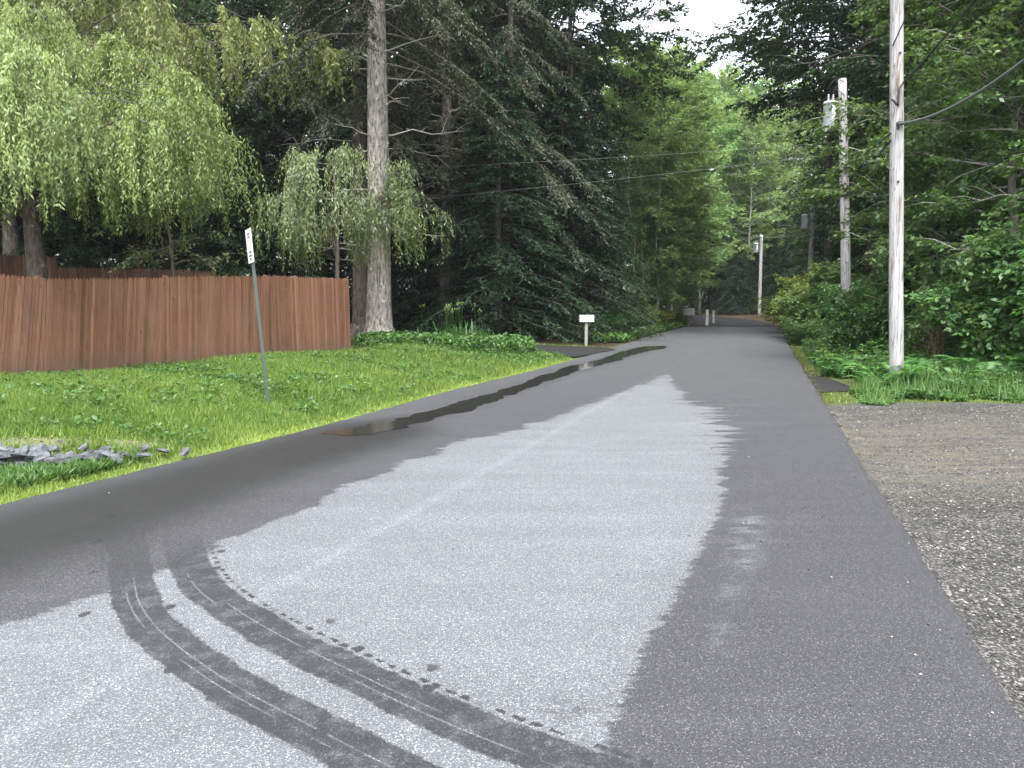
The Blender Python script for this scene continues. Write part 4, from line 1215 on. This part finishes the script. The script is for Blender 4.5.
# prototypes for the rest
mapA = Proto('broadleaf_tree', broadleaf(31, 16, 3.0, 5.4, nl=64, nsec=9, ntw=6, nleaf=14, leaf=.155, lw=.095, tr=.2), M['bark_dark'], M['lf_dark'])
mapB = Proto('broadleaf_tree', broadleaf(32, 18, 4.0, 6.2, nl=66, nsec=9, ntw=6, nleaf=14, leaf=.16, lw=.10, tr=.23, wob=.16), M['bark_dark'], M['lf_dark'])
mapC = Proto('broadleaf_tree', broadleaf(33, 10, .9, 3.6, nl=64, nsec=10, ntw=6, nleaf=20, leaf=.105, lw=.058, tr=.11, up=(5, 50), droop=.5), M['bark_grey'], M['lf_mid'])
lgtA = Proto('slender_tree', broadleaf(34, 17, 4.0, 3.8, nl=56, nsec=8, ntw=6, nleaf=13, leaf=.15, lw=.095, tr=.12, up=(15, 60), wob=.2, prof=lambda t: .55 + .45 * math.sin(PI * min(1, .2 + t * .8))), M['bark_pale'], M['lf_light'])
lgtB = Proto('slender_tree', broadleaf(35, 15, 2.2, 3.4, nl=54, nsec=8, ntw=6, nleaf=13, leaf=.15, lw=.095, tr=.10, up=(5, 60), wob=.22, prof=lambda t: .6 + .4 * math.sin(PI * t)), M['bark_pale'], M['lf_light'])
hemA = Proto('hemlock_tree', conifer(41, 11, 4.2, .5, .22, 5, 16, .14, .045), M['bark_dark'], M['lf_hem'])
hemB = Proto('hemlock_tree', conifer(42, 14, 4.0, 1.0, .24, 5, 16, .15, .05, droop=.45), M['bark_dark'], M['lf_hem'])
shA = Proto('shrub', shrub(51, 2.6, 1.7, 110, 14, .115, .062), M['bark_dark'], M['lf_shrub'], ('stem', 'foliage'))
shB = Proto('shrub', shrub(52, 2.0, 1.5, 100, 13, .09, .048), M['bark_dark'], M['lf_shrub'], ('stem', 'foliage'))

def P_(proto, px, Y, s=1.0, label=None, group=None, leaf=None, sz=None, cat='tree', rz=None, name=None, dz=0):
    x, y = at_px(px, Y)
    return proto.put(x, y, s, rng.uniform(0, 6.28) if rz is None else rz, label, cat, group, sz, M[leaf] if leaf else None, dz, name)

# left evergreens, near to far
HG = 'dark hemlocks in the stand left of the mailbox'
P_(hemA, 499, 28.0, .92, 'dark hemlock with a visible reddish trunk foot left of the thin stake', leaf=None)
P_(hemA, 560, 31.5, .95, 'dark hemlock standing directly behind the white mailbox')
P_(hemB, 588, 34.5, .80, 'rightmost dark hemlock, where the evergreens meet the light trees')
P_(hemB, 536, 35.5, 1.05, 'tall hemlock in the middle of the dark evergreen stand', HG)
P_(hemA, 446, 33.5, 1.0, 'dark hemlock at the left end of the evergreen stand, behind the lily clump')
P_(hemB, 545, 40.0, 1.0, 'tall hemlock in the middle of the dark evergreen stand', HG)
P_(hemB, 480, 38.5, 1.05, 'tall hemlock in the middle of the dark evergreen stand', HG)
for px, Y, s in ((-190, 25, .9), (-95, 26.5, 1.0), (-10, 28, .9), (75, 27, .75), (135, 28.5, .95), (205, 27.5, .85), (262, 29, .95), (318, 31, 1.0), (395, 36, 1.0)):
    P_(hemA if int(px) % 2 else hemB, px, Y, s, 'dark evergreen at the back of the fenced yard, seen under the weeping trees', 'evergreens behind the fenced yard')
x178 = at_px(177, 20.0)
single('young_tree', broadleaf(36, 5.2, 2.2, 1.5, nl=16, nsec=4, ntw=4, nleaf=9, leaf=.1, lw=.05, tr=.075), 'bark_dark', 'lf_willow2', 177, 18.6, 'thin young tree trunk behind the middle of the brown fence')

# tall broadleaf trees over the evergreens
P_(mapB, 492, 42, 1.12, 'tall dark broadleaf tree rising above the hemlocks near the sky gap')
P_(mapA, 498, 49, 1.1, 'dark leafy tree between the hemlocks and the pale slender trees')
WG = 'woodland trees left of the road'
for px, Y, s in ((500, 44, 1.1), (430, 43, 1.15), (340, 41, 1.15), (265, 38, 1.05), (180, 37, 1.0), (95, 36, 1.1), (10, 35, 1.05), (-90, 33, 1.1), (-200, 30, 1.1),
                 (540, 56, 1.15), (460, 55, 1.2), (380, 54, 1.2), (300, 52, 1.2), (215, 50, 1.2), (120, 50, 1.2), (30, 48, 1.2), (-80, 46, 1.2), (575, 62, 1.1)):
    P_(mapB if rng.random() < .5 else mapA, px, Y, s, 'dark woodland tree in the depth of the woods on the left side', WG)
# pale slender trees on the left where the road bends
mapD = Proto('broadleaf_tree', broadleaf(38, 21, 11.5, 6.2, nl=82, nsec=9, ntw=6, nleaf=19, leaf=.15, lw=.095, tr=.28, up=(-8, 50)), M['bark_dark'], M['lf_dark'])
P_(mapD, 576, 37, 1.0, 'high-crowned dark tree whose boughs reach into the sky gap over the road')
SG = 'pale slender trees at the left of the far road'
P_(lgtB, 636, 45, .95, 'leftmost light green slender tree next to the dark evergreens', leaf=None)
for px, Y, s, pr in ((652, 52, 1.0, lgtA), (664, 50, .95, lgtB), (674, 55, 1.05, lgtA), (684, 60, 1.02, lgtB), (655, 62, 1.1, lgtA), (640, 57, 1.05, lgtA), (676, 68, 1.05, lgtB), (620, 54, 1.05, lgtA)):
    P_(pr, px, Y, s, 'light green slender tree with a thin pale trunk left of the far road', SG)
# right side
P_(lgtA, 828, 53.5, .85, 'pale forked trunk rising right beside the third utility pole', rz=1.0, leaf='lf_mid')
single('broadleaf_tree', broadleaf(37, 21, 7.0, 6.5, nl=66, nsec=9, ntw=6, nleaf=14, leaf=.14, lw=.085, tr=.46, lean=-.006, wob=.05), 'bark_grey', 'lf_dark', 938, 31.0,
       'big tree with a thick grey trunk right of the nearest pole')
P_(mapC, 1002, 17.5, 1.1, 'leafy mid green tree at the right edge of the picture')
P_(mapC, 1085, 15.5, 1.0, 'leafy tree just outside the right edge by the gravel lot')
P_(mapC, 1018, 22.5, .95, 'leafy dark green tree behind the dead brown bush', leaf='lf_dark')
P_(mapD, 868, 31.5, 1.3, 'tall dark tree whose branches reach over the road behind the second pole')
P_(hemA, 968, 27.0, .85, 'dark evergreen in the trees right of the nearest pole')
P_(mapC, 925, 29.5, .9, 'low leafy tree just right of the second pole', leaf='lf_dark')
P_(mapD, 828, 41, 1.06, 'dark high-crowned tree right of the third pole, closing part of the sky gap')
RG = 'woodland trees right of the road'
for px, Y, s, pr in ((1000, 27, 1.0, mapA), (1075, 24, 1.05, mapB), (955, 31, 1.0, mapA), (905, 35, 1.0, mapA), (1160, 21, 1.0, mapA), (945, 40, .9, mapA), (962, 46, 1.0, mapB), (868, 54, .95, mapA), (838, 58, .9, hemB), (890, 52, 1.1, mapB), (940, 44, 1.1, mapB), (1010, 40, 1.15, mapB), (1100, 36, 1.15, mapA), (1200, 30, 1.1, mapB), (1290, 24, 1.1, mapA), (1420, 20, 1.0, mapB),
                     (862, 66, 1.0, mapB), (832, 74, .9, mapA), (890, 68, 1.15, mapA)):
    P_(pr, px, Y, s, 'dark woodland tree in the depth of the woods on the right side', RG)
# beyond the bend
for px, Y, s, pr in ((700, 88, 1.5, lgtB), (722, 104, 1.75, lgtA), (745, 110, 2.0, lgtB), (768, 106, 1.95, lgtA), (792, 100, 1.75, lgtB), (700, 112, 1.8, lgtA), (812, 96, 1.4, lgtA), (672, 80, 1.3, lgtA)):
    P_(pr, px, Y, s, 'tall light green tree rising above the dark trees at the bend', 'tall light trees above the bend of the road')
for px, Y, s, pr in ((724, 88, 1.3, lgtB), (744, 86, 1.25, lgtA), (765, 90, 1.3, lgtB), (786, 93, 1.35, lgtA), (735, 95, 1.45, lgtA), (756, 98, 1.5, lgtB)):
    P_(pr, px, Y, s, 'tall light green tree rising above the dark trees at the bend', 'tall light trees above the bend of the road')
lgtC = Proto('slender_tree', broadleaf(39, 15, 6.5, 2.2, nl=20, nsec=5, ntw=4, nleaf=10, leaf=.14, lw=.09, tr=.085, up=(15, 60), wob=.28), M['bark_pale'], M['lf_light'])
for px, Y, s in ((627, 42, .9), (645, 45, 1.0), (656, 44, .85), (668, 47.5, 1.05), (637, 43.5, 1.0), (677, 51, 1.1)):
    P_(lgtC, px, Y, s, 'thin nearly bare pale stem with a small high crown before light green trees', 'thin pale stems left of the far road')
for px, Y, s, pr in ((645, 44.5, .42, lgtB), (657, 46.5, .5, lgtB), (668, 49, .5, lgtB), (631, 41.5, .4, lgtB), (679, 54, .55, lgtB)):
    P_(pr, px, Y, s, 'bright yellow-green sapling in front of the pale slender trees', 'saplings at the left of the far road')
for px, Y, s, pr in ((738, 83, .72, hemA), (752, 85, .7, hemA), (772, 84, .75, hemA), (788, 82, .7, hemB), (727, 87, .6, hemA)):
    P_(pr, px, Y, s, 'low dark evergreen at the bend behind the farthest pole', 'low evergreens at the bend')
EG = 'trees beyond the bend of the road'
for px, Y, s, pr in ((700, 94, .85, hemB), (716, 98, .8, mapA), (732, 97, .95, hemB), (748, 93, .9, hemA), (766, 93, .9, hemB), (784, 90, .7, mapA), (776, 95, .8, mapB), (740, 99, .85, mapB), (708, 98, .8, mapA), (680, 92, .8, mapB), (655, 94, .8, mapA), (800, 86, .9, hemB)):
    P_(pr, px, Y, s, 'dark tree closing the view beyond the bend of the road', EG)
# a far-off wood behind everything
mb = MB(); r_ = np.random.default_rng(5)
N_ = 60000
az = r_.uniform(-1.15, 1.25, N_); rad_ = r_.uniform(112, 150, N_)
hh = (16 + 2.5 * np.sin(az * 17) + 1.8 * np.sin(az * 41 + 1)) * r_.random(N_) ** .8
px_, py_ = np.sin(az) * rad_, np.cos(az) * rad_
ok = (px_ > RX(py_) + 3) | (px_ < LX(py_) - 3)
Pn = np.stack([px_, py_, hh + gz(px_, py_)], 1)[ok]
mb.leaves(Pn, r_.normal(0, 1, Pn.shape), r_.normal(0, .6, Pn.shape) + [0, 0, 1], .9, .6, np.clip(r_.normal(.45, .2, len(Pn)), 0, 1))
o = mb.build('forest', M['lf_dark']); tag(o, 'distant wood closing off the background behind the roadside trees', 'forest', kind='stuff')

# ------------------------------------------------------------------ shrubs
for pr, px, Y, s, lb, lf in ((shA, 800, 44, 1.0, 'light green bush farthest along the right road edge', 'lf_gold'), (shB, 806, 37.5, 1.5, 'yellowish bush second farthest along the right road edge', 'lf_gold'), (shA, 814, 31.5, 1.2, 'rounded bush on the right road edge before the third pole', 'lf_gold'),
        (shA, 834, 29.0, 1.15, 'dense bush just left of the second pole foot', None), (shB, 805, 28.0, .6, 'low bush by the road edge in front of the rounded bush', None), (shA, 890, 25.5, 1.1, 'leafy bush right of the second pole foot', None), (shB, 872, 19.4, .9, 'low bush between the first and second poles', None),
        (shA, 893, 19.5, .95, 'bush directly behind the nearest pole', None), (shA, 925, 19.4, 1.05, 'dark bush right of the nearest pole behind the brown twigs', 'lf_dark'), (shB, 965, 18.0, 1.3, 'bush behind the brown dead twigs at right', None),
        (shA, 1022, 14.8, 1.1, 'bright leafy shrub at the right edge above the gravel lot', None), (shA, 1085, 13.8, 1.1, 'shrub just beyond the right edge of the picture', None)):
    P_(pr, px, Y, s, lb, 'shrubs along the right roadside', cat='bush', leaf=lf)
for px, Y, s, lb in ((543, 30.6, .55, 'low dark bush left of the white mailbox'), (572, 30.0, .5, 'low dark bush just behind the mailbox post'), (603, 31.5, .62, 'low ferny bush right of the mailbox'),
                     (618, 33.6, .66, 'low dark bush where the verge narrows right of the mailbox'), (470, 30.2, .5, 'low dark bush behind the lily clump')):
    P_(shB, px, Y, s, lb, 'low bushes by the driveway', cat='bush', leaf='lf_dark' if px < 600 else None)
for px, Y, s in ((628, 37.5, .62), (640, 40, .72), (650, 43, .75), (660, 46, .72), (671, 49.5, .66), (680, 53, .6)):
    P_(shB, px, Y, s, 'yellow-green bush in the sunny row along the left edge of the far road', 'yellow-green bushes along the far road', cat='bush', leaf='lf_gold')
# dead brown bush
r_ = np.random.default_rng(3); mb = MB()
x, y = at_px(938, 15.6); root = empty('dead_bush', (x, y, float(gz(x, y))))
tw = MB()
for k in range(13):
    a = k * 2.4; L = r_.uniform(.8, 1.7); e = np.array([math.cos(a) * .55 * r_.random(), math.sin(a) * .5 * r_.random(), L])
    q = np.linspace(0, 1, 5)[:, None]; pts = e * q + np.r_[np.zeros((1, 3)), r_.normal(0, .06, (4, 3))]
    mb.tube(pts, .014 * (1 - .7 * q[:, 0]), 4, cap=False)
    for m_ in range(7):
        p = pts[r_.integers(1, 5)]; tw.tube([p, p + np.array([r_.normal(0, .25), r_.normal(0, .25), r_.uniform(-.05, .4)])], [.006, .002], 3, cap=False)
mb.build('stem', M['twig_brown'], root); tw.build('twig', M['twig_brown'], root)
tag(root, 'bare brown dead bush right of the nearest utility pole', 'bush')
# lily clump
r_ = np.random.default_rng(9); x, y = at_px(455, 24.6); x2 = x
root = empty('daylily_clump', (x, y, float(gz(x, y))))
mb = MB(); N_ = 420
for k in range(N_):
    a = r_.uniform(0, 2 * PI); b0 = np.array([r_.normal(0, .42), r_.normal(0, .3), 0]); L = r_.uniform(.45, .85); o_ = r_.uniform(.3, .95)
    q = np.linspace(0, 1, 6); h = L * (1.25 * q - .75 * o_ * 1.4 * q ** 2)
    c = b0 + np.stack([math.cos(a) * o_ * L * q ** 1.3, math.sin(a) * o_ * L * q ** 1.3, h], 1)
    s_ = np.array([-math.sin(a), math.cos(a), 0]) * .017
    w = (1 - q ** 2)[:, None]
    V = np.vstack([c - s_ * w, c + s_ * w]); mb.add(V, [[m_, m_ + 6, m_ + 7, m_ + 1] for m_ in range(5)], val=np.clip(r_.normal(.5, .2), 0, 1))
mb.build('leaf', M['lf_lily'], root)
mb = MB(); bd = MB()
for k in range(14):
    b0 = np.array([r_.normal(.08, .4), r_.normal(0, .25), 0]); e = b0 + [r_.normal(0, .08), r_.normal(0, .08), r_.uniform(.95, 1.25)]
    mb.tube([b0, (b0 + e) / 2, e], .007, 4)
    for m_ in range(3):
        p = e + r_.normal(0, .03, 3); bd.tube([p, p + [r_.normal(0, .02), 0, .05], p + [r_.normal(0, .03), 0, .09]], [.006, .016, .004], 5)
mb.build('flower_stalk', M['lf_lily'], root); bd.build('bud', M['lf_gold'], root)
tag(root, 'clump of daylilies with tall budding stalks right of the big spruce', 'plant')

# ------------------------------------------------------------------ grass and ground cover
r_ = np.random.default_rng(17)
def scatter(n, x0, x1, y0, y1, dens, test):
    xs = r_.uniform(x0, x1, n); ys = r_.uniform(y0, y1, n)
    k = r_.random(n) < dens(xs, ys)
    xs, ys = xs[k], ys[k]; k = test(xs, ys); return xs[k], ys[k]
def vnoise(x, y, f, s):
    return (np.sin(x * f + s) * np.cos(y * f * 1.13 + s * 2.1) + np.sin(x * f * 2.3 + y * f * 1.7 + s) * .5 + np.sin(y * f * 3.1 - x * f * 1.3 + 2 * s) * .35) / 1.85
def lawn_test(x, y):
    dl = (LX(y) - x) * .951
    k = (dl > .03 + .05 * vnoise(x, y, 4.1, .7) + .03 * vnoise(x, y, 13., .2)) & (behind_fence(x, y) < .02 + 6 * (x > -4.3)) & (x > -y * .78 - 1.0)
    DV = np.array(dv)
    q = poly_sd(np.stack([x, y], 1), DV) if len(x) else np.zeros(0)
    return k & (q < -.02) & (y < 24.0 + 3 * (x > -1))
xs, ys = scatter(2600000, -16, 7.5, 4.6, 25.6, lambda x, y: np.minimum(1, (7.0 / y) ** 1.7), lawn_test)
dl = (LX(ys) - xs) * .951
edge = 1 - sstep(.12, .45, dl)
bare = bare_at(xs, ys) * (.93 + .35 * vnoise(xs, ys, 3.2, 1))
k = r_.random(len(xs)) > bare
xs, ys, dl, edge = xs[k], ys[k], dl[k], edge[k]
n = len(xs)
pat = vnoise(xs, ys, .9, .4) * .6 + vnoise(xs, ys, 3.1, 2.) * .5 + vnoise(xs, ys, 7.3, 1.) * .3
hgt = (.080 + .045 * np.clip(pat, -1, 1)) * r_.uniform(.6, 1.5, n) * (1 - .62 * edge) * (1 + .012 * ys)
A = np.stack([r_.normal(0, .45, n), r_.normal(0, .45, n), np.ones(n)], 1); A = norm(A)
S = np.stack([r_.normal(0, 1, n), r_.normal(0, 1, n), np.zeros(n)], 1); S = norm(S)
P = np.stack([xs, ys, gz(xs, ys) - .005], 1)
mb = MB(); mb.blades(P, A, S, hgt, .0055 * (1 + .13 * ys) * (1 + .3 * edge), np.clip(.37 + .30 * pat + r_.normal(0, .2, n) + .36 * edge, 0, 1))
o = mb.build('grass', M['grass']); tag(o, 'bright green uncut grass of the roadside lawn', 'grass', kind='stuff')
print('grass blades', n)

def rosettes(xs, ys, r, size, val, nl=6, tilt=.5, lift=.04):
    n = len(xs); a = r.uniform(0, 2 * PI, (n, 1)) + np.arange(nl)[None] * 2 * PI / nl + r.normal(0, .3, (n, nl))
    el = r.normal(tilt, .25, (n, nl))
    A = np.stack([np.cos(a) * np.cos(el), np.sin(a) * np.cos(el), np.sin(el)], -1)
    h = lift * r.random((n, nl))
    P = np.stack([xs[:, None] + 0 * a, ys[:, None] + 0 * a, gz(xs, ys)[:, None] + h], -1)
    N = np.array([0, 0, 1.0]) + r.normal(0, .3, (n, nl, 3))
    L = np.broadcast_to(np.asarray(size).reshape(-1, 1), (n, 1)) * r.uniform(.6, 1.2, (n, nl))
    v = np.clip(np.asarray(val).reshape(-1, 1) + r.normal(0, .13, (n, nl)), 0, 1)
    return P.reshape(-1, 3), A.reshape(-1, 3), N.reshape(-1, 3), L.ravel(), v.ravel()
mb = MB()
# scattered weeds in the lawn
xs, ys = scatter(60000, -14, 7, 5, 25.4, lambda x, y: (.10 + .75 * (vnoise(x, y, 1.1, 3.) > .22) + .9 * np.exp(-((y - 21 + .5 * x) / 2.2) ** 2 ) * (x > -4) + .6 * np.exp(-((x + 4.6) / 1.3) ** 2 - ((y - 11.6) / 1.2) ** 2)), lawn_test)
dl = (LX(ys) - xs) * .951; k = (dl > .4) & (r_.random(len(xs)) < .45) & (r_.random(len(xs)) > 1.6 * bare_at(xs, ys)); xs, ys = xs[k], ys[k]
P, A, N, L, v = rosettes(xs, ys, r_, .085, .30 + .2 * vnoise(xs, ys, 2., 1.), lift=.10)
mb.leaves(P, A, N, L, L * .5, v, droop=.15)
# leafy bed at the foot of the spruce
xs, ys = scatter(9000, -4.6, .6, 20.5, 25.2, lambda x, y: 0.55 * np.exp(-((y - 23 + .25 * (x + 2)) / 1.1) ** 2), lambda x, y: (LX(y) - x) * .951 > 1.2)
P, A, N, L, v = rosettes(xs, ys, r_, .10 + .06 * r_.random(len(xs)), .34 + .3 * vnoise(xs, ys, 2.5, 1.), nl=7, tilt=.7, lift=.32)
mb.leaves(P, A, N, L, L * .62, v, droop=.2)
# low weeds along the rock row
xs = r_.uniform(0, 1, 1500); pp = ROCKA + (ROCKB - ROCKA) * xs[:, None] + np.stack([r_.normal(.0, .22, 1500), r_.normal(-.38, .16, 1500)], 1)
k = (LX(pp[:, 1]) - pp[:, 0]) * .951 > .3; pp = pp[k]
P, A, N, L, v = rosettes(pp[:, 0], pp[:, 1], r_, .115, .52 + .2 * r_.normal(0, 1, len(pp)), nl=7, tilt=1.0, lift=.06)
mb.leaves(P, A, N, L, L * .11, v, droop=.1)
# verge left of the far road and edge of the driveway
xs, ys = scatter(26000, -3, 13, 28.6, 47, lambda x, y: 1.0 + 0 * x, lambda x, y: ((LX(y) - x) * .951 > .15) & ((LX(y) - x) * .951 < 3.5))
P, A, N, L, v = rosettes(xs, ys, r_, .2, .45 + .2 * vnoise(xs, ys, 1., 2.), nl=6, tilt=.7, lift=.25)
mb.leaves(P, A, N, L, L * .35, v, droop=.15)
# right verge: dense low weeds round the poles
def right_test(x, y):
    d = (x - RX(y)) * .951
    edgey = 11.75 + .25 * np.sin(x * 2.1) + .2 * np.sin(x * 5.3)
    ap = (y > 13.3) & (y < 15.6) & (d < .9)
    return (d > .35 + .25 * (y < 16)) & (y > edgey + .1 * (d < 2)) & ~ap & (d < 13)
xs, ys = scatter(150000, 4.5, 22, 11.4, 26, lambda x, y: np.minimum(1, (13 / y) ** 1.5), right_test)
d = (xs - RX(ys)) * .951
hh = .05 + .10 * sstep(.0, 1.6, ys - 11.7) * sstep(.5, 1.6, d) + .35 * sstep(14.6, 17, ys)
szz = .07 + .05 * (vnoise(xs, ys, 2.7, 5.) > .25)
P, A, N, L, v = rosettes(xs, ys, r_, szz, .36 + .34 * vnoise(xs, ys, 1.7, 2.), nl=6, tilt=.5, lift=.0)
P[:, 2] += np.repeat(hh * (1 + .8 * vnoise(xs, ys, 1.9, 4.)) * r_.random(len(xs)), 6)
mb.leaves(P, A, N, L * (.8), L * .45, v, droop=.2)
o = mb.build('ground_cover', M['lf_weed']); tag(o, 'low leafy weeds and ground cover on the verges', 'ground cover', kind='stuff')
xs, ys = scatter(60000, 4.5, 18, 11.4, 22, lambda x, y: np.minimum(1, (13 / y)) * (.25 + .75 * (vnoise(x, y, 2.3, 1.) > 0)), right_test)
n = len(xs); A = norm(np.stack([r_.normal(0, .35, n), r_.normal(0, .35, n), np.ones(n)], 1)); S = norm(np.stack([r_.normal(0, 1, n), r_.normal(0, 1, n), np.zeros(n)], 1))
mb.blades(np.stack([xs, ys, gz(xs, ys)], 1), A, S, r_.uniform(.15, .42, n), .016, np.clip(r_.normal(.6, .2, n), 0, 1))
o.data = mb.mesh('ground_cover', M['lf_weed'])
# ferns round the nearest pole
mb = MB()
nf = 0
while nf < 230:
    x = r_.uniform(5.6, 12); y = r_.uniform(13.2, 17.5)
    if not right_test(np.array([x]), np.array([y]))[0]: continue
    nf += 1
    a = r_.uniform(0, 2 * PI); g = float(gz(x, y)); L = r_.uniform(.5, .95); q = np.linspace(.15, 1, 15)
    c = np.stack([x + math.cos(a) * L * .75 * q ** 1.2, y + math.sin(a) * L * .75 * q ** 1.2, g + L * (1.15 * q - .75 * q ** 2)], 1)
    fwd = norm(np.gradient(c, axis=0)); sd = np.array([-math.sin(a), math.cos(a), 0])
    wl = (.24 * L * np.sin(PI * np.clip(q * .86 + .12, 0, 1)))
    for sg in (1, -1):
        mb.leaves(c, sd * sg + fwd * .35, np.cross(fwd, np.broadcast_to(sd, fwd.shape)) * 1.0 + r_.normal(0, .15, c.shape), wl, .045, np.clip(.45 + r_.normal(0, .15, 15) + r_.normal(0, .12), 0, 1), droop=.12)
o = mb.build('fern', M['lf_weed']); tag(o, 'ferns growing thickly round the foot of the nearest pole', 'ferns', kind='stuff')
# moss and short grass strips on the right road edge
xs, ys = scatter(160000, 3.5, 18, 10.8, 46, lambda x, y: np.minimum(1, (12 / y) ** 1.2), lambda x, y: ((x - RX(y)) * .951 > .05) & (((x - RX(y)) * .951 < .9) & ((y > 15.8) | ((y > 11.9) & (y < 13.3))) | (((x - RX(y)) * .951 > .6) & ((x - RX(y)) * .951 < 9) & (y > 11.5) & (y < 12.4))))
n = len(xs); A = norm(np.stack([r_.normal(0, .5, n), r_.normal(0, .5, n), np.ones(n)], 1)); S = norm(np.stack([r_.normal(0, 1, n), r_.normal(0, 1, n), np.zeros(n)], 1))
mb = MB(); mb.blades(np.stack([xs, ys, gz(xs, ys)], 1), A, S, r_.uniform(.03, .08, n), .016, np.clip(r_.normal(.42, .2, n), 0, 1))
o = mb.build('grass', M['grass']); tag(o, 'short mossy grass along the right edge of the road', 'grass', kind='stuff')
# loose stones of the gravel lot and specks of litter on the road
V0 = np.array([[1, 0, 0], [-1, 0, 0], [0, 1, 0], [0, -1, 0], [0, 0, 1], [0, 0, -1.]]); T0 = np.array([[0, 2, 4], [2, 1, 4], [1, 3, 4], [3, 0, 4], [2, 0, 5], [1, 2, 5], [3, 1, 5], [0, 3, 5]])
def pebbles(xs, ys, size, zoff, val):
    n = len(xs); V = V0[None] * (size[:, None, None] * r_.uniform(.6, 1.3, (n, 1, 3)) * [1, 1, .6]) + r_.normal(0, .12, (n, 6, 3)) * size[:, None, None]
    a = r_.uniform(0, 6.28, n); c, s = np.cos(a)[:, None], np.sin(a)[:, None]
    W = np.stack([V[..., 0] * c - V[..., 1] * s, V[..., 0] * s + V[..., 1] * c, V[..., 2]], -1)
    W += np.stack([xs, ys, zoff], -1)[:, None]
    mb = MB(); mb.add(W.reshape(-1, 3), tris=(T0[None] + 6 * np.arange(n)[:, None, None]).reshape(-1, 3), val=np.repeat(val, 8)); return mb
xs, ys = scatter(150000, 1, 14, 1.5, 11.4, lambda x, y: np.minimum(1, (3.6 / y) ** 1.3) * (.35 + .65 * ((y < 6.2) | (y > 9.6))), lambda x, y: (x > RX(y) + .0) & (x < y * .72 + 1.2))
t = NT('loose_stone'); c = t.ramp(t.attr('val'), [(0, (.025, .025, .025)), (.5, (.065, .065, .062)), (1, (.33, .31, .28))]); M['pebble'] = t.pbr(c, .8, spec=.3)
mb = pebbles(xs, ys, r_.uniform(.0035, .011, len(xs)) * (1 + .03 * ys), gz(xs, ys) + .022, np.clip(r_.beta(1.6, 2.4, len(xs)), 0, 1))
o = mb.build('gravel', M['pebble']); tag(o, 'loose grey and pale gravel stones of the lot', 'gravel', kind='stuff')
xs, ys = scatter(9000, -4, 9, 2.4, 16, lambda x, y: .02 + .10 * (x > RX(y) - 1.8) + .9 * (x > RX(y) - .16), lambda x, y: (x > LX(y) + .1) & (x < RX(y) - .01))
mb = pebbles(xs, ys, r_.uniform(.003, .008, len(xs)), 0 * xs + .003, r_.choice([0., 0., 0., .3, 1.], len(xs)))
o = mb.build('road_grit', M['pebble']); tag(o, 'specks of grit scattered on the asphalt', 'grit', kind='stuff')

xs, ys = scatter(9000, -9, -2, 6.5, 10.5, lambda x, y: .35 * bare_at(x, y), lawn_test)
mb = pebbles(xs, ys, r_.uniform(.006, .022, len(xs)), gz(xs, ys) + .006, np.clip(r_.beta(2, 1.6, len(xs)), 0, 1))
o = mb.build('gravel', M['pebble']); tag(o, 'small stones strewn on the bare strip behind the rubble row', 'gravel', kind='stuff')
# ------------------------------------------------------------------ damp air
HAZE = 0.0003
if HAZE:
    t = NT('haze')
    pv = t.n('ShaderNodeVolumePrincipled'); pv.inputs['Density'].default_value = HAZE; pv.inputs['Color'].default_value = (.86, .92, .95, 1); pv.inputs['Anisotropy'].default_value = 0.2
    t.l(pv.outputs[0], t.out.inputs['Volume'])
    mb = MB(); mb.box((20, 78, 20), (360, 200, 46)); o = mb.build('haze', t.m); tag(o, 'thin damp haze hanging in the air of the wooded road', 'haze', kind='stuff')

# ------------------------------------------------------------------ light, sky, camera
SUN_EL, SUN_AZ = 63.0, 184.0          # soft high light from behind, along the road
w = bpy.data.worlds.new('World'); sc.world = w; w.use_nodes = True
nt = w.node_tree; nt.nodes.clear()
sk = nt.nodes.new('ShaderNodeTexSky'); sk.sky_type = 'NISHITA'; sk.sun_disc = False
sk.sun_elevation = math.radians(SUN_EL); sk.sun_rotation = math.radians(SUN_AZ); sk.dust_density = 3.0; sk.air_density = 1.0
hs = nt.nodes.new('ShaderNodeHueSaturation'); hs.inputs['Saturation'].default_value = 0.30
bg = nt.nodes.new('ShaderNodeBackground'); bg.inputs[1].default_value = 0.15
wo = nt.nodes.new('ShaderNodeOutputWorld')
nt.links.new(sk.outputs[0], hs.inputs['Color']); nt.links.new(hs.outputs[0], bg.inputs[0]); nt.links.new(bg.outputs[0], wo.inputs[0])
sl = bpy.data.lights.new('sun', 'SUN'); sl.energy = 1.5; sl.angle = math.radians(22); sl.color = (1.0, .97, .91)
so = bpy.data.objects.new('sun', sl); COL.objects.link(so)
e, a = math.radians(SUN_EL), math.radians(SUN_AZ)
sdir = Vector((math.sin(a) * math.cos(e), math.cos(a) * math.cos(e), math.sin(e)))
so.rotation_euler = sdir.to_track_quat('Z', 'Y').to_euler(); so.location = (0, 0, 40)
cam = bpy.data.cameras.new('camera'); cam.sensor_width = 36; cam.lens = 36 * F / 1024; cam.clip_end = 2000; cam.clip_start = .05
co = bpy.data.objects.new('camera', cam); COL.objects.link(co); co.location = tuple(CAM); co.rotation_euler = (PI / 2 - TH, 0, 0)
sc.camera = co
vs = sc.view_settings; vs.view_transform = 'Standard'; vs.look = 'None'; vs.gamma = 1; vs.use_curve_mapping = False; vs.exposure = 2.27
cy = sc.cycles; cy.max_bounces = 6; cy.diffuse_bounces = 4; cy.glossy_bounces = 3; cy.transmission_bounces = 4; cy.transparent_max_bounces = 8
try: cy.use_denoising = True
except Exception: pass
